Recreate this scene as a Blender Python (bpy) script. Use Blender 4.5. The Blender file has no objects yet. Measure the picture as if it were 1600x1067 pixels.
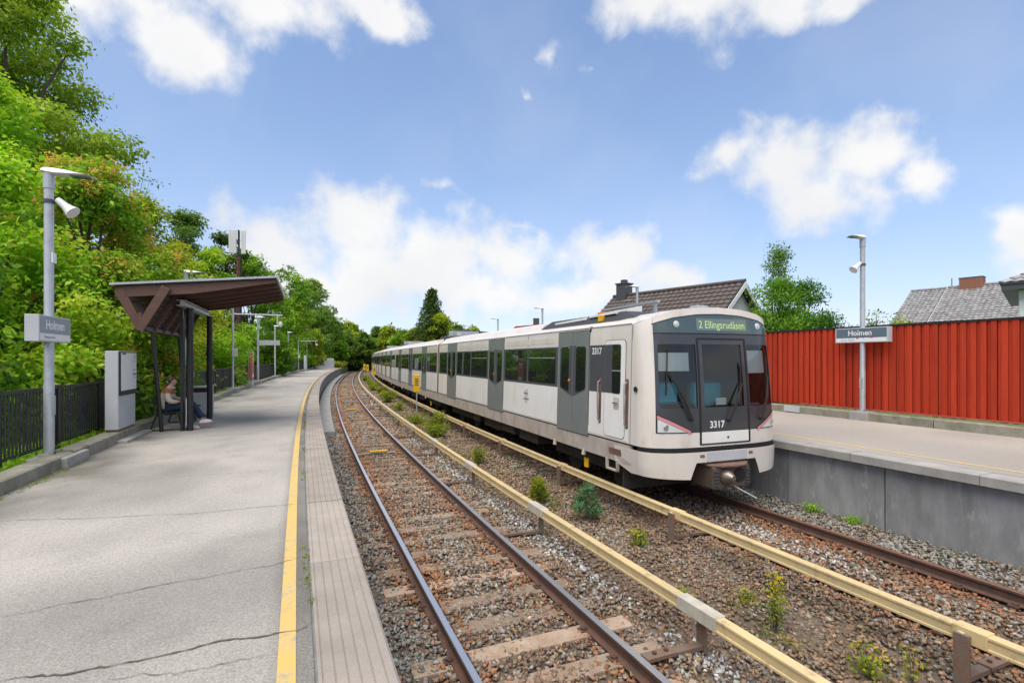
import bpy, bmesh, math, random
import numpy as np
from mathutils import Vector, Matrix
R = math.radians
random.seed(7); rng = np.random.default_rng(7)
sc = bpy.context.scene
COL = sc.collection

# ------------------------------------------------------------------ camera, sky, sun, exposure
RAILCAM = 2.776
cam = bpy.data.cameras.new('camera'); camo = bpy.data.objects.new('camera', cam); COL.objects.link(camo)
camo.location = (0, 0, RAILCAM); camo.rotation_euler = (R(90), 0, 0)
cam.lens = 18.0; cam.sensor_width = 36; cam.shift_y = 0.0166; cam.clip_end = 6000; cam.clip_start = 0.05
sc.camera = camo
SUN_EL, SUN_AZ = 65, 204          # azimuth clockwise from +Y: behind the camera, a little to its left
world = bpy.data.worlds.new('World'); sc.world = world; world.use_nodes = True
world.cycles.sampling_method = 'MANUAL'; world.cycles.sample_map_resolution = 256
def build_sky():
    nt = world.node_tree; N = nt.nodes; L = nt.links; N.clear()
    out = N.new('ShaderNodeOutputWorld'); bg = N.new('ShaderNodeBackground'); bg.inputs[1].default_value = 0.15
    sky = N.new('ShaderNodeTexSky'); sky.sky_type = 'NISHITA'; sky.sun_disc = False
    sky.sun_elevation = R(SUN_EL); sky.sun_rotation = R(SUN_AZ); sky.air_density = 1.0; sky.dust_density = .5; sky.ozone_density = 2.2
    tc = N.new('ShaderNodeTexCoord'); sep = N.new('ShaderNodeSeparateXYZ'); L.new(tc.outputs['Generated'], sep.inputs[0])
    def m(op, a, b=None, c=None, clamp=False):
        n = N.new('ShaderNodeMath'); n.operation = op; n.use_clamp = clamp
        for i, v in enumerate((a, b, c)):
            if v is None: continue
            if hasattr(v, 'is_linked'): L.new(v, n.inputs[i])
            else: n.inputs[i].default_value = v
        return n.outputs[0]
    az = m('ARCTAN2', sep.outputs[0], sep.outputs[1]); el = m('ARCSINE', sep.outputs[2])
    co = N.new('ShaderNodeCombineXYZ'); L.new(az, co.inputs[0]); L.new(el, co.inputs[1])
    # warp so that cloud outlines billow
    nw = N.new('ShaderNodeTexNoise'); nw.inputs['Scale'].default_value = 7; nw.inputs['Detail'].default_value = 5
    L.new(tc.outputs['Generated'], nw.inputs['Vector'])
    wsub = N.new('ShaderNodeVectorMath'); wsub.operation = 'SUBTRACT'; L.new(nw.outputs['Color'], wsub.inputs[0]); wsub.inputs[1].default_value = (.5, .5, .5)
    wsc = N.new('ShaderNodeVectorMath'); wsc.operation = 'MULTIPLY'; L.new(wsub.outputs[0], wsc.inputs[0]); wsc.inputs[1].default_value = (.20, .13, 0)
    wad = N.new('ShaderNodeVectorMath'); wad.operation = 'ADD'; L.new(co.outputs[0], wad.inputs[0]); L.new(wsc.outputs[0], wad.inputs[1])
    # cloud banks: azimuth, elevation, half width, half height (degrees)
    B = [(-17.7,14.4,8.0,5.0),(-25.2,11.8,7.0,4.8),(-9,11.8,8.8,5.2),(-1.5,10.8,6.0,4.0),(-13.5,8.6,17,4.6),(-22,7.6,12,3.6),(-3,7.4,9,2.6),(11.5,10.4,7.2,3.6),(16.8,8.4,5.4,2.4),(8,7,8,2.2),
         (22.2,20.0,4.6,3.4),(28.5,18.2,6.8,3.8),(35.4,18.3,6.0,4.4),(39.2,16.3,3.8,3.0),(31.6,14.4,6.0,3.4),
         (14,34,6,3.6),(20,33.0,7.5,4.2),(26.5,31.5,7.2,3.6),(33,31,5.2,2.6),
         (-40,29.5,8,4.4),(-33,28.0,6.4,4.6),(-25.5,32.0,9.4,3.8),(-16,33.6,7.5,2.6),(-31,33,10,4),(45.4,8.8,3.2,3.2)]
    W_ = [(3.8,31,2.6,4.6),(2.8,27,2.2,3.0),(8,30,4.0,2.2),(-8.2,17.6,5.5,1.9),(0,14,5,2)]
    acc = None
    for a, e, ra, re, w in [(*q, 1.0) for q in B]+[(*q, .40) for q in W_]:
        s = N.new('ShaderNodeVectorMath'); s.operation = 'SUBTRACT'; L.new(wad.outputs[0], s.inputs[0]); s.inputs[1].default_value = (R(a), R(e), 0)
        q = N.new('ShaderNodeVectorMath'); q.operation = 'MULTIPLY'; L.new(s.outputs[0], q.inputs[0]); q.inputs[1].default_value = (1/R(ra), 1/R(re), 0)
        l = N.new('ShaderNodeVectorMath'); l.operation = 'LENGTH'; L.new(q.outputs[0], l.inputs[0])
        v = m('SUBTRACT', w, l.outputs['Value'])
        acc = v if acc is None else m('SMOOTH_MAX', acc, v, .25)
    # the same broken cloud goes on all round, outside the banks listed above
    ng = N.new('ShaderNodeTexNoise'); ng.inputs['Scale'].default_value = 2.6; ng.inputs['Detail'].default_value = 4; L.new(tc.outputs['Generated'], ng.inputs['Vector'])
    gen = m('MULTIPLY', m('SUBTRACT', ng.outputs['Fac'], .50), 5.)
    far = m('MAXIMUM', m('SUBTRACT', m('ABSOLUTE', az), .90), m('SUBTRACT', el, .66)); far = m('MULTIPLY', far, 6., clamp=True)
    acc = m('MAXIMUM', acc, m('SUBTRACT', gen, m('MULTIPLY', m('SUBTRACT', 1., far), 4.)))
    nz = N.new('ShaderNodeTexNoise'); nz.inputs['Scale'].default_value = 13; nz.inputs['Detail'].default_value = 9; nz.inputs['Roughness'].default_value = .56
    L.new(tc.outputs['Generated'], nz.inputs['Vector'])
    dens = m('ADD', acc, m('MULTIPLY', m('SUBTRACT', nz.outputs['Fac'], .52), 1.65))
    mr = N.new('ShaderNodeMapRange'); mr.interpolation_type = 'SMOOTHSTEP'; L.new(dens, mr.inputs['Value'])
    mr.inputs['From Min'].default_value = -.06; mr.inputs['From Max'].default_value = .70
    # thin high veil so the blue is not perfectly clean
    nv = N.new('ShaderNodeTexNoise'); nv.inputs['Scale'].default_value = 3.2; nv.inputs['Detail'].default_value = 7; L.new(wad.outputs[0], nv.inputs['Vector'])
    veil = m('MULTIPLY', m('SUBTRACT', nv.outputs['Fac'], .42, clamp=True), .45)
    fac = m('MAXIMUM', m('MULTIPLY', mr.outputs[0], .97), veil, clamp=True)
    # cloud tone: brilliant crests, slightly grey thick bases
    nb = N.new('ShaderNodeTexNoise'); nb.inputs['Scale'].default_value = 5; nb.inputs['Detail'].default_value = 6; L.new(tc.outputs['Generated'], nb.inputs['Vector'])
    sh = N.new('ShaderNodeMapRange'); L.new(nb.outputs['Fac'], sh.inputs['Value']); sh.inputs['From Min'].default_value = .3; sh.inputs['From Max'].default_value = .65
    cr = N.new('ShaderNodeMix'); cr.data_type = 'RGBA'; L.new(sh.outputs[0], cr.inputs[0])
    cr.inputs[6].default_value = (2.85, 2.9, 2.98, 1); cr.inputs[7].default_value = (3.40, 3.37, 3.33, 1)
    # Nishita, lifted by bright aerosol as the exposed photograph shows it
    gain = N.new('ShaderNodeMix'); gain.data_type = 'RGBA'; gain.blend_type = 'MULTIPLY'; gain.inputs[0].default_value = 1
    L.new(sky.outputs[0], gain.inputs[6]); gain.inputs[7].default_value = (SKYG[0], SKYG[1], SKYG[2], 1)
    kx = N.new('ShaderNodeVectorMath'); kx.operation = 'MULTIPLY_ADD'; L.new(gain.outputs[2], kx.inputs[0]); kx.inputs[1].default_value = (.17, .15, .10); kx.inputs[2].default_value = (1, 1, 1)
    dv = N.new('ShaderNodeVectorMath'); dv.operation = 'DIVIDE'; L.new(gain.outputs[2], dv.inputs[0]); L.new(kx.outputs[0], dv.inputs[1])
    mix = N.new('ShaderNodeMix'); mix.data_type = 'RGBA'; L.new(fac, mix.inputs[0]); L.new(dv.outputs[0], mix.inputs[6]); L.new(cr.outputs[2], mix.inputs[7])
    L.new(mix.outputs[2], bg.inputs[0]); L.new(bg.outputs[0], out.inputs[0])
SKYG = (.98, .98, 1.0)
build_sky()
sun = bpy.data.lights.new('sun', 'SUN'); sun.energy = 2.3; sun.angle = R(62); sun.color = (1, .935, .82)
suno = bpy.data.objects.new('sun', sun); COL.objects.link(suno)
_sd = Vector((math.sin(R(SUN_AZ))*math.cos(R(SUN_EL)), math.cos(R(SUN_AZ))*math.cos(R(SUN_EL)), math.sin(R(SUN_EL))))
suno.rotation_euler = _sd.to_track_quat('Z', 'Y').to_euler()
vs = sc.view_settings; vs.view_transform = 'Standard'; vs.look = 'None'; vs.gamma = 1; vs.use_curve_mapping = False; vs.exposure = 0.98
sc.cycles.max_bounces = 8; sc.cycles.transparent_max_bounces = 12; sc.cycles.use_denoising = True

# ------------------------------------------------------------------ materials
MATS = {}
def mat(name, col, rough=.6, metal=0., col2=None, nscale=4., lo=.35, hi=.65, bump=0., bscale=60., spec=.5, detail=6, stretch=None, fine=0., fscale=150., coat=0., attr=None, emit=None, estr=0., wear=None, wscale=2., wlo=.6, whi=.7, rand=0.):
    """noise-mixed principled material on object coordinates"""
    if name in MATS: return MATS[name]
    m = bpy.data.materials.new(name); m.use_nodes = True; nt = m.node_tree; N = nt.nodes; L = nt.links
    b = N['Principled BSDF']; b.inputs['Roughness'].default_value = rough; b.inputs['Metallic'].default_value = metal
    b.inputs['Specular IOR Level'].default_value = spec
    if coat: b.inputs['Coat Weight'].default_value = coat; b.inputs['Coat Roughness'].default_value = .08
    tc = N.new('ShaderNodeTexCoord'); vec = tc.outputs['Object']
    oi = N.new('ShaderNodeObjectInfo'); ad = N.new('ShaderNodeVectorMath'); ad.operation = 'ADD'
    sc_ = N.new('ShaderNodeMath'); sc_.operation = 'MULTIPLY'; sc_.inputs[1].default_value = 37.; L.new(oi.outputs['Random'], sc_.inputs[0])
    L.new(vec, ad.inputs[0]); L.new(sc_.outputs[0], ad.inputs[1]); vec = ad.outputs[0]
    if stretch:
        mp = N.new('ShaderNodeMapping'); mp.inputs['Scale'].default_value = stretch; L.new(vec, mp.inputs[0]); vec = mp.outputs[0]
    def noise(scale, det=6, rgh=.6):
        n = N.new('ShaderNodeTexNoise'); n.inputs['Scale'].default_value = scale; n.inputs['Detail'].default_value = det; n.inputs['Roughness'].default_value = rgh
        L.new(vec, n.inputs['Vector']); return n.outputs['Fac']
    def ramp(f, a, c):
        r = N.new('ShaderNodeMapRange'); r.inputs['From Min'].default_value = a; r.inputs['From Max'].default_value = c; L.new(f, r.inputs['Value']); return r.outputs[0]
    def mixc(f, a, c, mode='MIX'):
        x = N.new('ShaderNodeMix'); x.data_type = 'RGBA'; x.blend_type = mode
        if hasattr(f, 'is_linked'): L.new(f, x.inputs[0])
        else: x.inputs[0].default_value = f
        for i, v in ((6, a), (7, c)):
            if hasattr(v, 'is_linked'): L.new(v, x.inputs[i])
            else: x.inputs[i].default_value = (*v, 1)
        return x.outputs[2]
    c = col
    if attr:
        a = N.new('ShaderNodeAttribute'); a.attribute_name = attr; c = a.outputs['Color']
    if col2 is not None: c = mixc(ramp(noise(nscale, detail), lo, hi), c, col2)
    if wear is not None: c = mixc(ramp(noise(wscale, 8, .7), wlo, whi), c, wear)
    if fine:
        f = noise(fscale, 3, .8); g = ramp(f, .25, .75); mm = N.new('ShaderNodeMapRange'); L.new(g, mm.inputs['Value']); mm.inputs['To Min'].default_value = 1-fine; mm.inputs['To Max'].default_value = 1+fine
        cx = N.new('ShaderNodeVectorMath'); cx.operation = 'SCALE'
        if hasattr(c, 'is_linked'): L.new(c, cx.inputs[0])
        else: cx.inputs[0].default_value = c
        L.new(mm.outputs[0], cx.inputs['Scale']); c = cx.outputs[0]
    if rand:
        mm = N.new('ShaderNodeMapRange'); L.new(oi.outputs['Random'], mm.inputs['Value']); mm.inputs['To Min'].default_value = 1-rand; mm.inputs['To Max'].default_value = 1+rand
        cx = N.new('ShaderNodeVectorMath'); cx.operation = 'SCALE'
        if hasattr(c, 'is_linked'): L.new(c, cx.inputs[0])
        else: cx.inputs[0].default_value = c
        L.new(mm.outputs[0], cx.inputs['Scale']); c = cx.outputs[0]
    if hasattr(c, 'is_linked'): L.new(c, b.inputs['Base Color'])
    else: b.inputs['Base Color'].default_value = (*c, 1)
    if bump:
        bp = N.new('ShaderNodeBump'); bp.inputs['Strength'].default_value = bump; bp.inputs['Distance'].default_value = .01
        L.new(noise(bscale, 4), bp.inputs['Height']); L.new(bp.outputs[0], b.inputs['Normal'])
    if emit: b.inputs['Emission Color'].default_value = (*emit, 1); b.inputs['Emission Strength'].default_value = estr
    MATS[name] = m; return m
def leafmat(name, stops, trans=.45):
    if name in MATS: return MATS[name]
    m = bpy.data.materials.new(name); m.use_nodes = True; nt = m.node_tree; N = nt.nodes; L = nt.links; N.clear()
    out = N.new('ShaderNodeOutputMaterial'); d = N.new('ShaderNodeBsdfPrincipled'); d.inputs['Roughness'].default_value = .55; d.inputs['Specular IOR Level'].default_value = .18
    t = N.new('ShaderNodeBsdfTranslucent'); mx = N.new('ShaderNodeMixShader'); mx.inputs[0].default_value = trans
    a = N.new('ShaderNodeAttribute'); a.attribute_name = 'tint'; cr = N.new('ShaderNodeValToRGB'); e = cr.color_ramp.elements
    while len(e) < len(stops): e.new(.5)
    for el, (p, c) in zip(e, stops): el.position = p; el.color = (*c, 1)
    L.new(a.outputs['Fac'], cr.inputs[0]); L.new(cr.outputs[0], d.inputs['Base Color'])
    br = N.new('ShaderNodeMix'); br.data_type = 'RGBA'; br.blend_type = 'MULTIPLY'; br.inputs[0].default_value = 1; br.inputs[7].default_value = (1.25, 1.3, .7, 1)
    L.new(cr.outputs[0], br.inputs[6]); L.new(br.outputs[2], t.inputs['Color'])
    L.new(d.outputs[0], mx.inputs[1]); L.new(t.outputs[0], mx.inputs[2]); L.new(mx.outputs[0], out.inputs[0])
    MATS[name] = m; return m
def glassmat(name, tint, gloss=.08):
    m = bpy.data.materials.new(name); m.use_nodes = True; nt = m.node_tree; N = nt.nodes; L = nt.links; N.clear()
    out = N.new('ShaderNodeOutputMaterial'); t = N.new('ShaderNodeBsdfTransparent'); t.inputs[0].default_value = (*tint, 1)
    g = N.new('ShaderNodeBsdfGlossy'); g.inputs['Roughness'].default_value = .015; f = N.new('ShaderNodeFresnel'); f.inputs[0].default_value = 1.5
    ad = N.new('ShaderNodeMath'); ad.operation = 'ADD'; ad.use_clamp = True; ad.inputs[1].default_value = gloss; L.new(f.outputs[0], ad.inputs[0])
    mx = N.new('ShaderNodeMixShader'); L.new(ad.outputs[0], mx.inputs[0]); L.new(t.outputs[0], mx.inputs[1]); L.new(g.outputs[0], mx.inputs[2]); L.new(mx.outputs[0], out.inputs[0])
    MATS[name] = m; return m

ASPH = mat('asphalt', (.24,.225,.21), .9, bump=.5, bscale=190, fine=.55, fscale=95, attr='Col')
CONC = mat('concrete', (.36,.34,.31), .9, col2=(.27,.255,.23), nscale=3, bump=.35, bscale=70, fine=.2, fscale=120, wear=(.12,.12,.09), wscale=1.6, wlo=.62, whi=.8, rand=.08)
COPE = mat('coping_concrete', (.36,.31,.262), .9, col2=(.29,.25,.21), nscale=2.5, bump=.3, bscale=120, fine=.22, fscale=170, stretch=(1,1,1), rand=.09)
WALLC = mat('wall_concrete', (.30,.298,.295), .85, stretch=(1,1,.35), col2=(.19,.19,.185), nscale=3.2, bump=.25, bscale=30, fine=.10, fscale=60, wear=(.40,.395,.38), wscale=6, wlo=.56, whi=.74, rand=.07)
KERB = mat('mossy_kerb', (.30,.28,.23), .95, col2=(.19,.18,.12), nscale=3.5, bump=.6, bscale=40, fine=.25, fscale=90, wear=(.09,.10,.03), wscale=3, wlo=.55, whi=.7, rand=.15)
YPAINT = mat('yellow_paint', (.64,.42,.10), .8, col2=(.56,.40,.17), nscale=6, bump=.4, bscale=190, fine=.25, fscale=200, wear=(.36,.32,.25), wscale=14, wlo=.53, whi=.66)
YPAINT2 = mat('faded_yellow_paint', (.66,.45,.10), .8, col2=(.52,.40,.17), nscale=6, fine=.2, fscale=150)
CRACK = mat('crack', (.085,.078,.06), 1, col2=(.14,.13,.09), nscale=12)
BAL = mat('ballast_soil', (.095,.068,.048), 1, col2=(.17,.13,.095), nscale=18, bump=1, bscale=45, fine=.5, fscale=45, wear=(.20,.10,.055), wscale=1.4, wlo=.55, whi=.75)  # soil tone darkened to paint shade into the gaps between stones
STONE = mat('ballast_stone', (.3,.3,.3), .9, attr='Col', fine=.18, fscale=60, bump=.3, bscale=90)
RTOP = mat('rail_polished', (.72,.68,.65), .32, metal=.9, fine=.12, fscale=80, bump=.03)
RSIDE = mat('rail_rust', (.12,.058,.036), .85, col2=(.075,.045,.036), nscale=8, bump=.4, bscale=90, fine=.25, fscale=90)
RTOP2 = mat('rail_dull', (.24,.12,.075), .5, metal=.4, fine=.2, fscale=80)
WOOD = mat('sleeper_wood', (.26,.175,.115), .9, col2=(.33,.255,.19), nscale=5, bump=.6, bscale=40, fine=.25, fscale=60, stretch=(1,1,3), rand=.3)
GRP = mat('cover_cream', (.62,.47,.23), .6, col2=(.53,.41,.22), nscale=3, bump=.1, fine=.10, fscale=60, wear=(.27,.18,.09), wscale=7, wlo=.55, whi=.75, rand=.08)
GRPT = mat('cover_box_pale', (.50,.46,.38), .7, col2=(.40,.36,.29), nscale=9, bump=.3, bscale=60, fine=.15, fscale=70)
STEELR = mat('bracket_steel', (.20,.17,.14), .65, metal=.35, col2=(.24,.13,.08), nscale=9, bump=.2, fine=.2, fscale=60)
GALV = mat('galvanised', (.50,.51,.53), .42, metal=.45, col2=(.42,.43,.45), nscale=7, fine=.06, fscale=40)
LGREY = mat('light_grey_paint', (.50,.51,.525), .45, col2=(.46,.47,.485), nscale=3, fine=.05, fscale=30)
WHITEP = mat('white_plastic', (.72,.72,.71), .4, col2=(.66,.66,.65), nscale=5)
BLACK = mat('black_paint', (.014,.014,.016), .45, col2=(.022,.022,.022), nscale=9, fine=.2, fscale=60)
FENCEB = mat('fence_black', (.012,.014,.014), .5, col2=(.02,.022,.02), nscale=6)
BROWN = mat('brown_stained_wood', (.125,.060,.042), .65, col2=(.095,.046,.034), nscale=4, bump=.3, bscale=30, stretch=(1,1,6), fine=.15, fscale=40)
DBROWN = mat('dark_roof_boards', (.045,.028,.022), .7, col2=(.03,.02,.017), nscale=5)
REDW = mat('red_painted_boards', (.46,.044,.014), .8, spec=.25, col2=(.38,.034,.012), nscale=2.5, bump=.25, bscale=30, stretch=(6,6,.6), fine=.14, fscale=25, wear=(.25,.028,.014), wscale=3, wlo=.6, whi=.8, rand=.17)
SLATE = mat('sign_slate', (.115,.165,.20), .35, col2=(.10,.15,.185), nscale=3)
SLATE2 = mat('sign_slate_bleached', (.27,.31,.34), .4, col2=(.24,.28,.31), nscale=3)
SIGNW = mat('sign_white', (.75,.75,.74), .35)
TXTG = mat('sign_grey_text', (.33,.33,.34), .5)
GRAF = mat('red_graffiti', (.42,.08,.09), .6)
CREAM = mat('train_cream', (.70,.645,.58), .32, col2=(.64,.58,.51), nscale=1.6, coat=.25, stretch=(1,1,.3), wear=(.42,.31,.22), wscale=2.0, wlo=.55, whi=.85)
TWHITE = mat('train_white', (.80,.78,.74), .3, col2=(.75,.72,.67), nscale=1.5, coat=.25, stretch=(1,1,.3), wear=(.56,.48,.40), wscale=2.0, wlo=.56, whi=.85, rand=.03)
TBAND = mat('train_band', (.075,.077,.088), .4, col2=(.065,.067,.076), nscale=2, coat=.1)
TDOOR = mat('train_door_grey', (.23,.25,.235), .34, metal=.2, col2=(.205,.22,.21), nscale=2)
TMASK = mat('train_mask', (.045,.047,.053), .3, col2=(.036,.038,.043), nscale=2, coat=.3, wear=(.10,.095,.09), wscale=5, wlo=.62, whi=.8)
TGLASS = mat('train_window_glass', (.15,.17,.15), .025, metal=.9)
TSKIRT = mat('train_skirt', (.54,.48,.42), .5, col2=(.42,.35,.29), nscale=2.6, stretch=(1,1,.5), wear=(.24,.16,.11), wscale=3, wlo=.56, whi=.78)
TRUBBER = mat('rubber', (.012,.012,.012), .7)
TUNDER = mat('underframe', (.030,.027,.024), .8, col2=(.055,.040,.030), nscale=6, fine=.3, fscale=30)
TRUST = mat('rusty_end', (.20,.115,.085), .75, col2=(.14,.075,.055), nscale=5)
TROOF = mat('roof_grey', (.045,.047,.05), .6)
TEAL = mat('teal_seat', (.05,.45,.58), .55, emit=(.03,.30,.38), estr=.0)
BLIND = mat('blind_white', (.75,.76,.74), .6)
PINK = mat('pink_marker', (.62,.24,.25), .3, coat=.5)
LAMPG = mat('lamp_lens', (.58,.60,.58), .12, coat=.8)
CHROME = mat('bright_steel', (.62,.60,.56), .25, metal=.9)
LEDBG = mat('led_panel', (.13,.17,.15), .3, coat=.6)
DGLASS = mat('header_glass', (.055,.085,.085), .06, spec=.8)
LEDT = mat('led_text', (.40,.55,.25), .5, emit=(.60,.80,.30), estr=.14)
YEL = mat('signal_yellow', (.75,.42,.01), .4, col2=(.68,.38,.01), nscale=6)
ORANGE = mat('orange_box', (.75,.20,.03), .45)
SKIN = mat('skin', (.55,.33,.25), .5); HAIR = mat('brown_hair', (.13,.06,.03), .5, stretch=(1,1,6), fine=.3, fscale=40)
KNIT = mat('cream_knit', (.62,.53,.43), .9, bump=.5, bscale=120); KNITB = mat('tan_knit', (.32,.13,.055), .9, bump=.5, bscale=120)
DENIM = mat('navy_denim', (.012,.025,.055), .8, fine=.2, fscale=120); SHOE = mat('white_shoe', (.72,.66,.63), .6); SHOER = mat('red_shoe_trim', (.5,.10,.12), .6)
BARK = mat('bark', (.075,.055,.04), .95, col2=(.12,.10,.08), nscale=9, bump=.8, bscale=25, stretch=(1,1,.3))
BBARK = mat('birch_bark', (.45,.43,.40), .85, col2=(.08,.07,.06), nscale=6, lo=.5, hi=.6, stretch=(1,1,3))
GRASSM = mat('lawn', (.07,.11,.025), 1, col2=(.11,.15,.035), nscale=2, bump=.8, bscale=25, fine=.4, fscale=30)
EARTH = mat('woodland_floor', (.045,.06,.02), 1, col2=(.07,.055,.03), nscale=1.5, bump=.8, bscale=15, fine=.4, fscale=12)
POLE = mat('creosote_pole', (.14,.052,.033), .8, col2=(.10,.04,.028), nscale=4, stretch=(1,1,.2), bump=.3)
HWALL = mat('house_white_boards', (.80,.80,.79), .6, col2=(.60,.61,.62), nscale=3)
RTILE = mat('roof_tile_brown', (.105,.080,.066), .7, col2=(.07,.056,.05), nscale=3, fine=.25, fscale=20, wear=(.16,.13,.11), wscale=6, wlo=.6, whi=.75)
RTILEG = mat('roof_tile_grey', (.36,.35,.34), .55, col2=(.17,.16,.155), nscale=3.5, fine=.25, fscale=18)
RTILER = mat('roof_tile_red', (.30,.06,.035), .7)
BRICK = mat('chimney_brick', (.33,.13,.075), .85, col2=(.25,.095,.06), nscale=8)
DGREY = mat('dark_grey_metal', (.06,.062,.066), .5)
G_MAPLE = leafmat('leaf_maple', [(0,(0.067,0.161,0.016)),(.45,(0.140,0.287,0.019)),(.8,(0.279,0.473,0.034)),(1,(0.465,0.620,0.062))])
G_LIME = leafmat('leaf_bright', [(0,(0.084,0.207,0.013)),(.4,(0.198,0.408,0.019)),(.8,(0.372,0.620,0.034)),(1,(0.582,0.620,0.078))])
G_SEED = leafmat('leaf_seeded', [(0,(.06,.11,.012)),(.4,(.14,.25,.023)),(.62,(.36,.32,.05)),(.80,(.60,.36,.08)),(1,(.75,.44,.16))])
G_BIRCH = leafmat('leaf_birch', [(0,(0.061,0.128,0.023)),(.5,(0.140,0.253,0.039)),(1,(0.314,0.452,0.085))])
G_FRESH = leafmat('leaf_fresh', [(0,(0.065,0.133,0.014)),(.45,(0.158,0.263,0.022)),(.8,(0.300,0.426,0.045)),(1,(0.495,0.596,0.100))])
G_OLIVE = leafmat('leaf_olive', [(0,(0.100,0.161,0.013)),(.5,(0.257,0.329,0.022)),(.85,(0.512,0.572,0.034)),(1,(0.600,0.620,0.062))])
G_DARK = leafmat('leaf_dark', [(0,(0.024,0.053,0.009)),(.5,(0.075,0.149,0.022)),(1,(0.174,0.264,0.043))])
G_SPRUCE = leafmat('leaf_spruce', [(0,(.030,.055,.016)),(.5,(.075,.13,.032)),(1,(.15,.22,.055))], .25)
G_PINE = leafmat('needle_pine', [(0,(0.031,0.078,0.031)),(.5,(0.078,0.186,0.078)),(1,(0.202,0.341,0.155))], .2)
G_WEED = leafmat('leaf_weed', [(0,(.07,.11,.018)),(.5,(.21,.28,.03)),(.85,(.40,.42,.045)),(.97,(.72,.48,.02))])
G_THUJA = leafmat('leaf_thuja', [(0,(0.023,0.070,0.009)),(.5,(0.093,0.232,0.019)),(1,(0.232,0.403,0.039))])

# ------------------------------------------------------------------ mesh helpers
class MB:
    def __init__(s): s.v = []; s.f = []; s.m = []; s.n = 0
    def add(s, v, f, mi=0):
        s.v.extend([tuple(map(float, p)) for p in v]); s.f.extend([tuple(i+s.n for i in q) for q in f]); s.m.extend([mi]*len(f)); s.n += len(v); return s
    def box(s, x0, x1, y0, y1, z0, z1, mi=0, M=None, bev=0):
        v = [(x, y, z) for z in (z0, z1) for y in (y0, y1) for x in (x0, x1)]
        if bev:
            b = min(bev, (x1-x0)*.45, (y1-y0)*.45, (z1-z0)*.45); bm = bmesh.new(); bmesh.ops.create_cube(bm, size=1)
            for q in bm.verts: q.co = Vector(((x0+x1)/2+q.co.x*(x1-x0), (y0+y1)/2+q.co.y*(y1-y0), (z0+z1)/2+q.co.z*(z1-z0)))
            bmesh.ops.bevel(bm, geom=bm.edges[:], offset=b, segments=2, affect='EDGES', profile=.6)
            bm.verts.ensure_lookup_table(); bm.verts.index_update()
            v = [q.co.copy() for q in bm.verts]; f = [[q.index for q in p.verts] for p in bm.faces]; bm.free()
        else: f = [(0,2,3,1),(4,5,7,6),(0,1,5,4),(2,6,7,3),(0,4,6,2),(1,3,7,5)]
        if M is not None: v = [M @ Vector(p) for p in v]
        return s.add(v, f, mi)
    def tube(s, pts, rad, n=8, mi=0, caps=True):
        pts = [Vector(p) for p in pts]; rad = rad if hasattr(rad, '__len__') else [rad]*len(pts); rings = []
        up = None
        for i, p in enumerate(pts):
            t = (pts[min(i+1, len(pts)-1)]-pts[max(i-1, 0)]).normalized()
            if up is None: up = t.orthogonal().normalized()
            u = (up - t*up.dot(t)); u = u.normalized() if u.length > 1e-6 else t.orthogonal().normalized(); up = u; w = t.cross(u)
            rings.append([p+(u*math.cos(a)+w*math.sin(a))*rad[i] for a in [2*math.pi*k/n for k in range(n)]])
        v = [q for r in rings for q in r]; f = []
        for i in range(len(pts)-1):
            for k in range(n): f.append((i*n+k, i*n+(k+1) % n, (i+1)*n+(k+1) % n, (i+1)*n+k))
        if caps: f.append(tuple(range(n-1, -1, -1))); f.append(tuple((len(pts)-1)*n+k for k in range(n)))
        return s.add(v, f, mi)
    def cyl(s, p, r, h, n=16, mi=0, r2=None): p = Vector(p); return s.tube([p, p+Vector((0, 0, h))], [r, r if r2 is None else r2], n, mi)
    def prism(s, poly, axis, a, b, mi=0, M=None):
        """2-D polygon extruded along an axis"""
        def P(u, w, t): return {'x': (t, u, w), 'y': (u, t, w), 'z': (u, w, t)}[axis]
        n = len(poly); v = [P(u, w, a) for u, w in poly]+[P(u, w, b) for u, w in poly]
        if M is not None: v = [M @ Vector(p) for p in v]
        f = [tuple(range(n)), tuple(range(2*n-1, n-1, -1))]+[(k, (k+1) % n, n+(k+1) % n, n+k) for k in range(n)]
        return s.add(v, f, mi)
    def build(s, name, mats, parent=None, smooth=False, loc=None):
        me = bpy.data.meshes.new(name); me.from_pydata(s.v, [], s.f); return fin(name, me, mats, parent, smooth, s.m, loc)
def fin(name, me, mats, parent=None, smooth=False, mi=None, loc=None):
    mats = mats if isinstance(mats, (list, tuple)) else [mats]
    for m in mats: me.materials.append(m)
    if mi is not None and len(mats) > 1: me.polygons.foreach_set('material_index', mi)
    if smooth: me.polygons.foreach_set('use_smooth', [True]*len(me.polygons))
    if smooth:
        try: me.set_sharp_from_angle(angle=R(40))
        except Exception: pass
    me.update()
    o = bpy.data.objects.new(name, me); COL.objects.link(o)
    if parent is not None: o.parent = parent
    if loc is not None: o.location = loc
    return o
def wchild(o, parent):                       # child whose mesh is in world coordinates
    o.parent = parent; o.matrix_parent_inverse = (Matrix.Translation(parent.location) @ parent.rotation_euler.to_matrix().to_4x4()).inverted(); return o
def tag(o, label=None, cat=None, group=None, kind=None):
    if label: o['label'] = label
    if cat: o['category'] = cat
    if group: o['group'] = group
    if kind: o['kind'] = kind
    return o
def thing(name, label, cat, loc=(0, 0, 0), rz=0, group=None):
    o = bpy.data.objects.new(name, None); COL.objects.link(o); o.location = loc; o.rotation_euler = (0, 0, rz); o.empty_display_size = .2
    return tag(o, label, cat, group)
def copy_tree(o, parent=None):
    c = o.copy(); COL.objects.link(c)
    if parent is not None: c.parent = parent
    for ch in list(o.children): copy_tree(ch, c)
    return c
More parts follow.
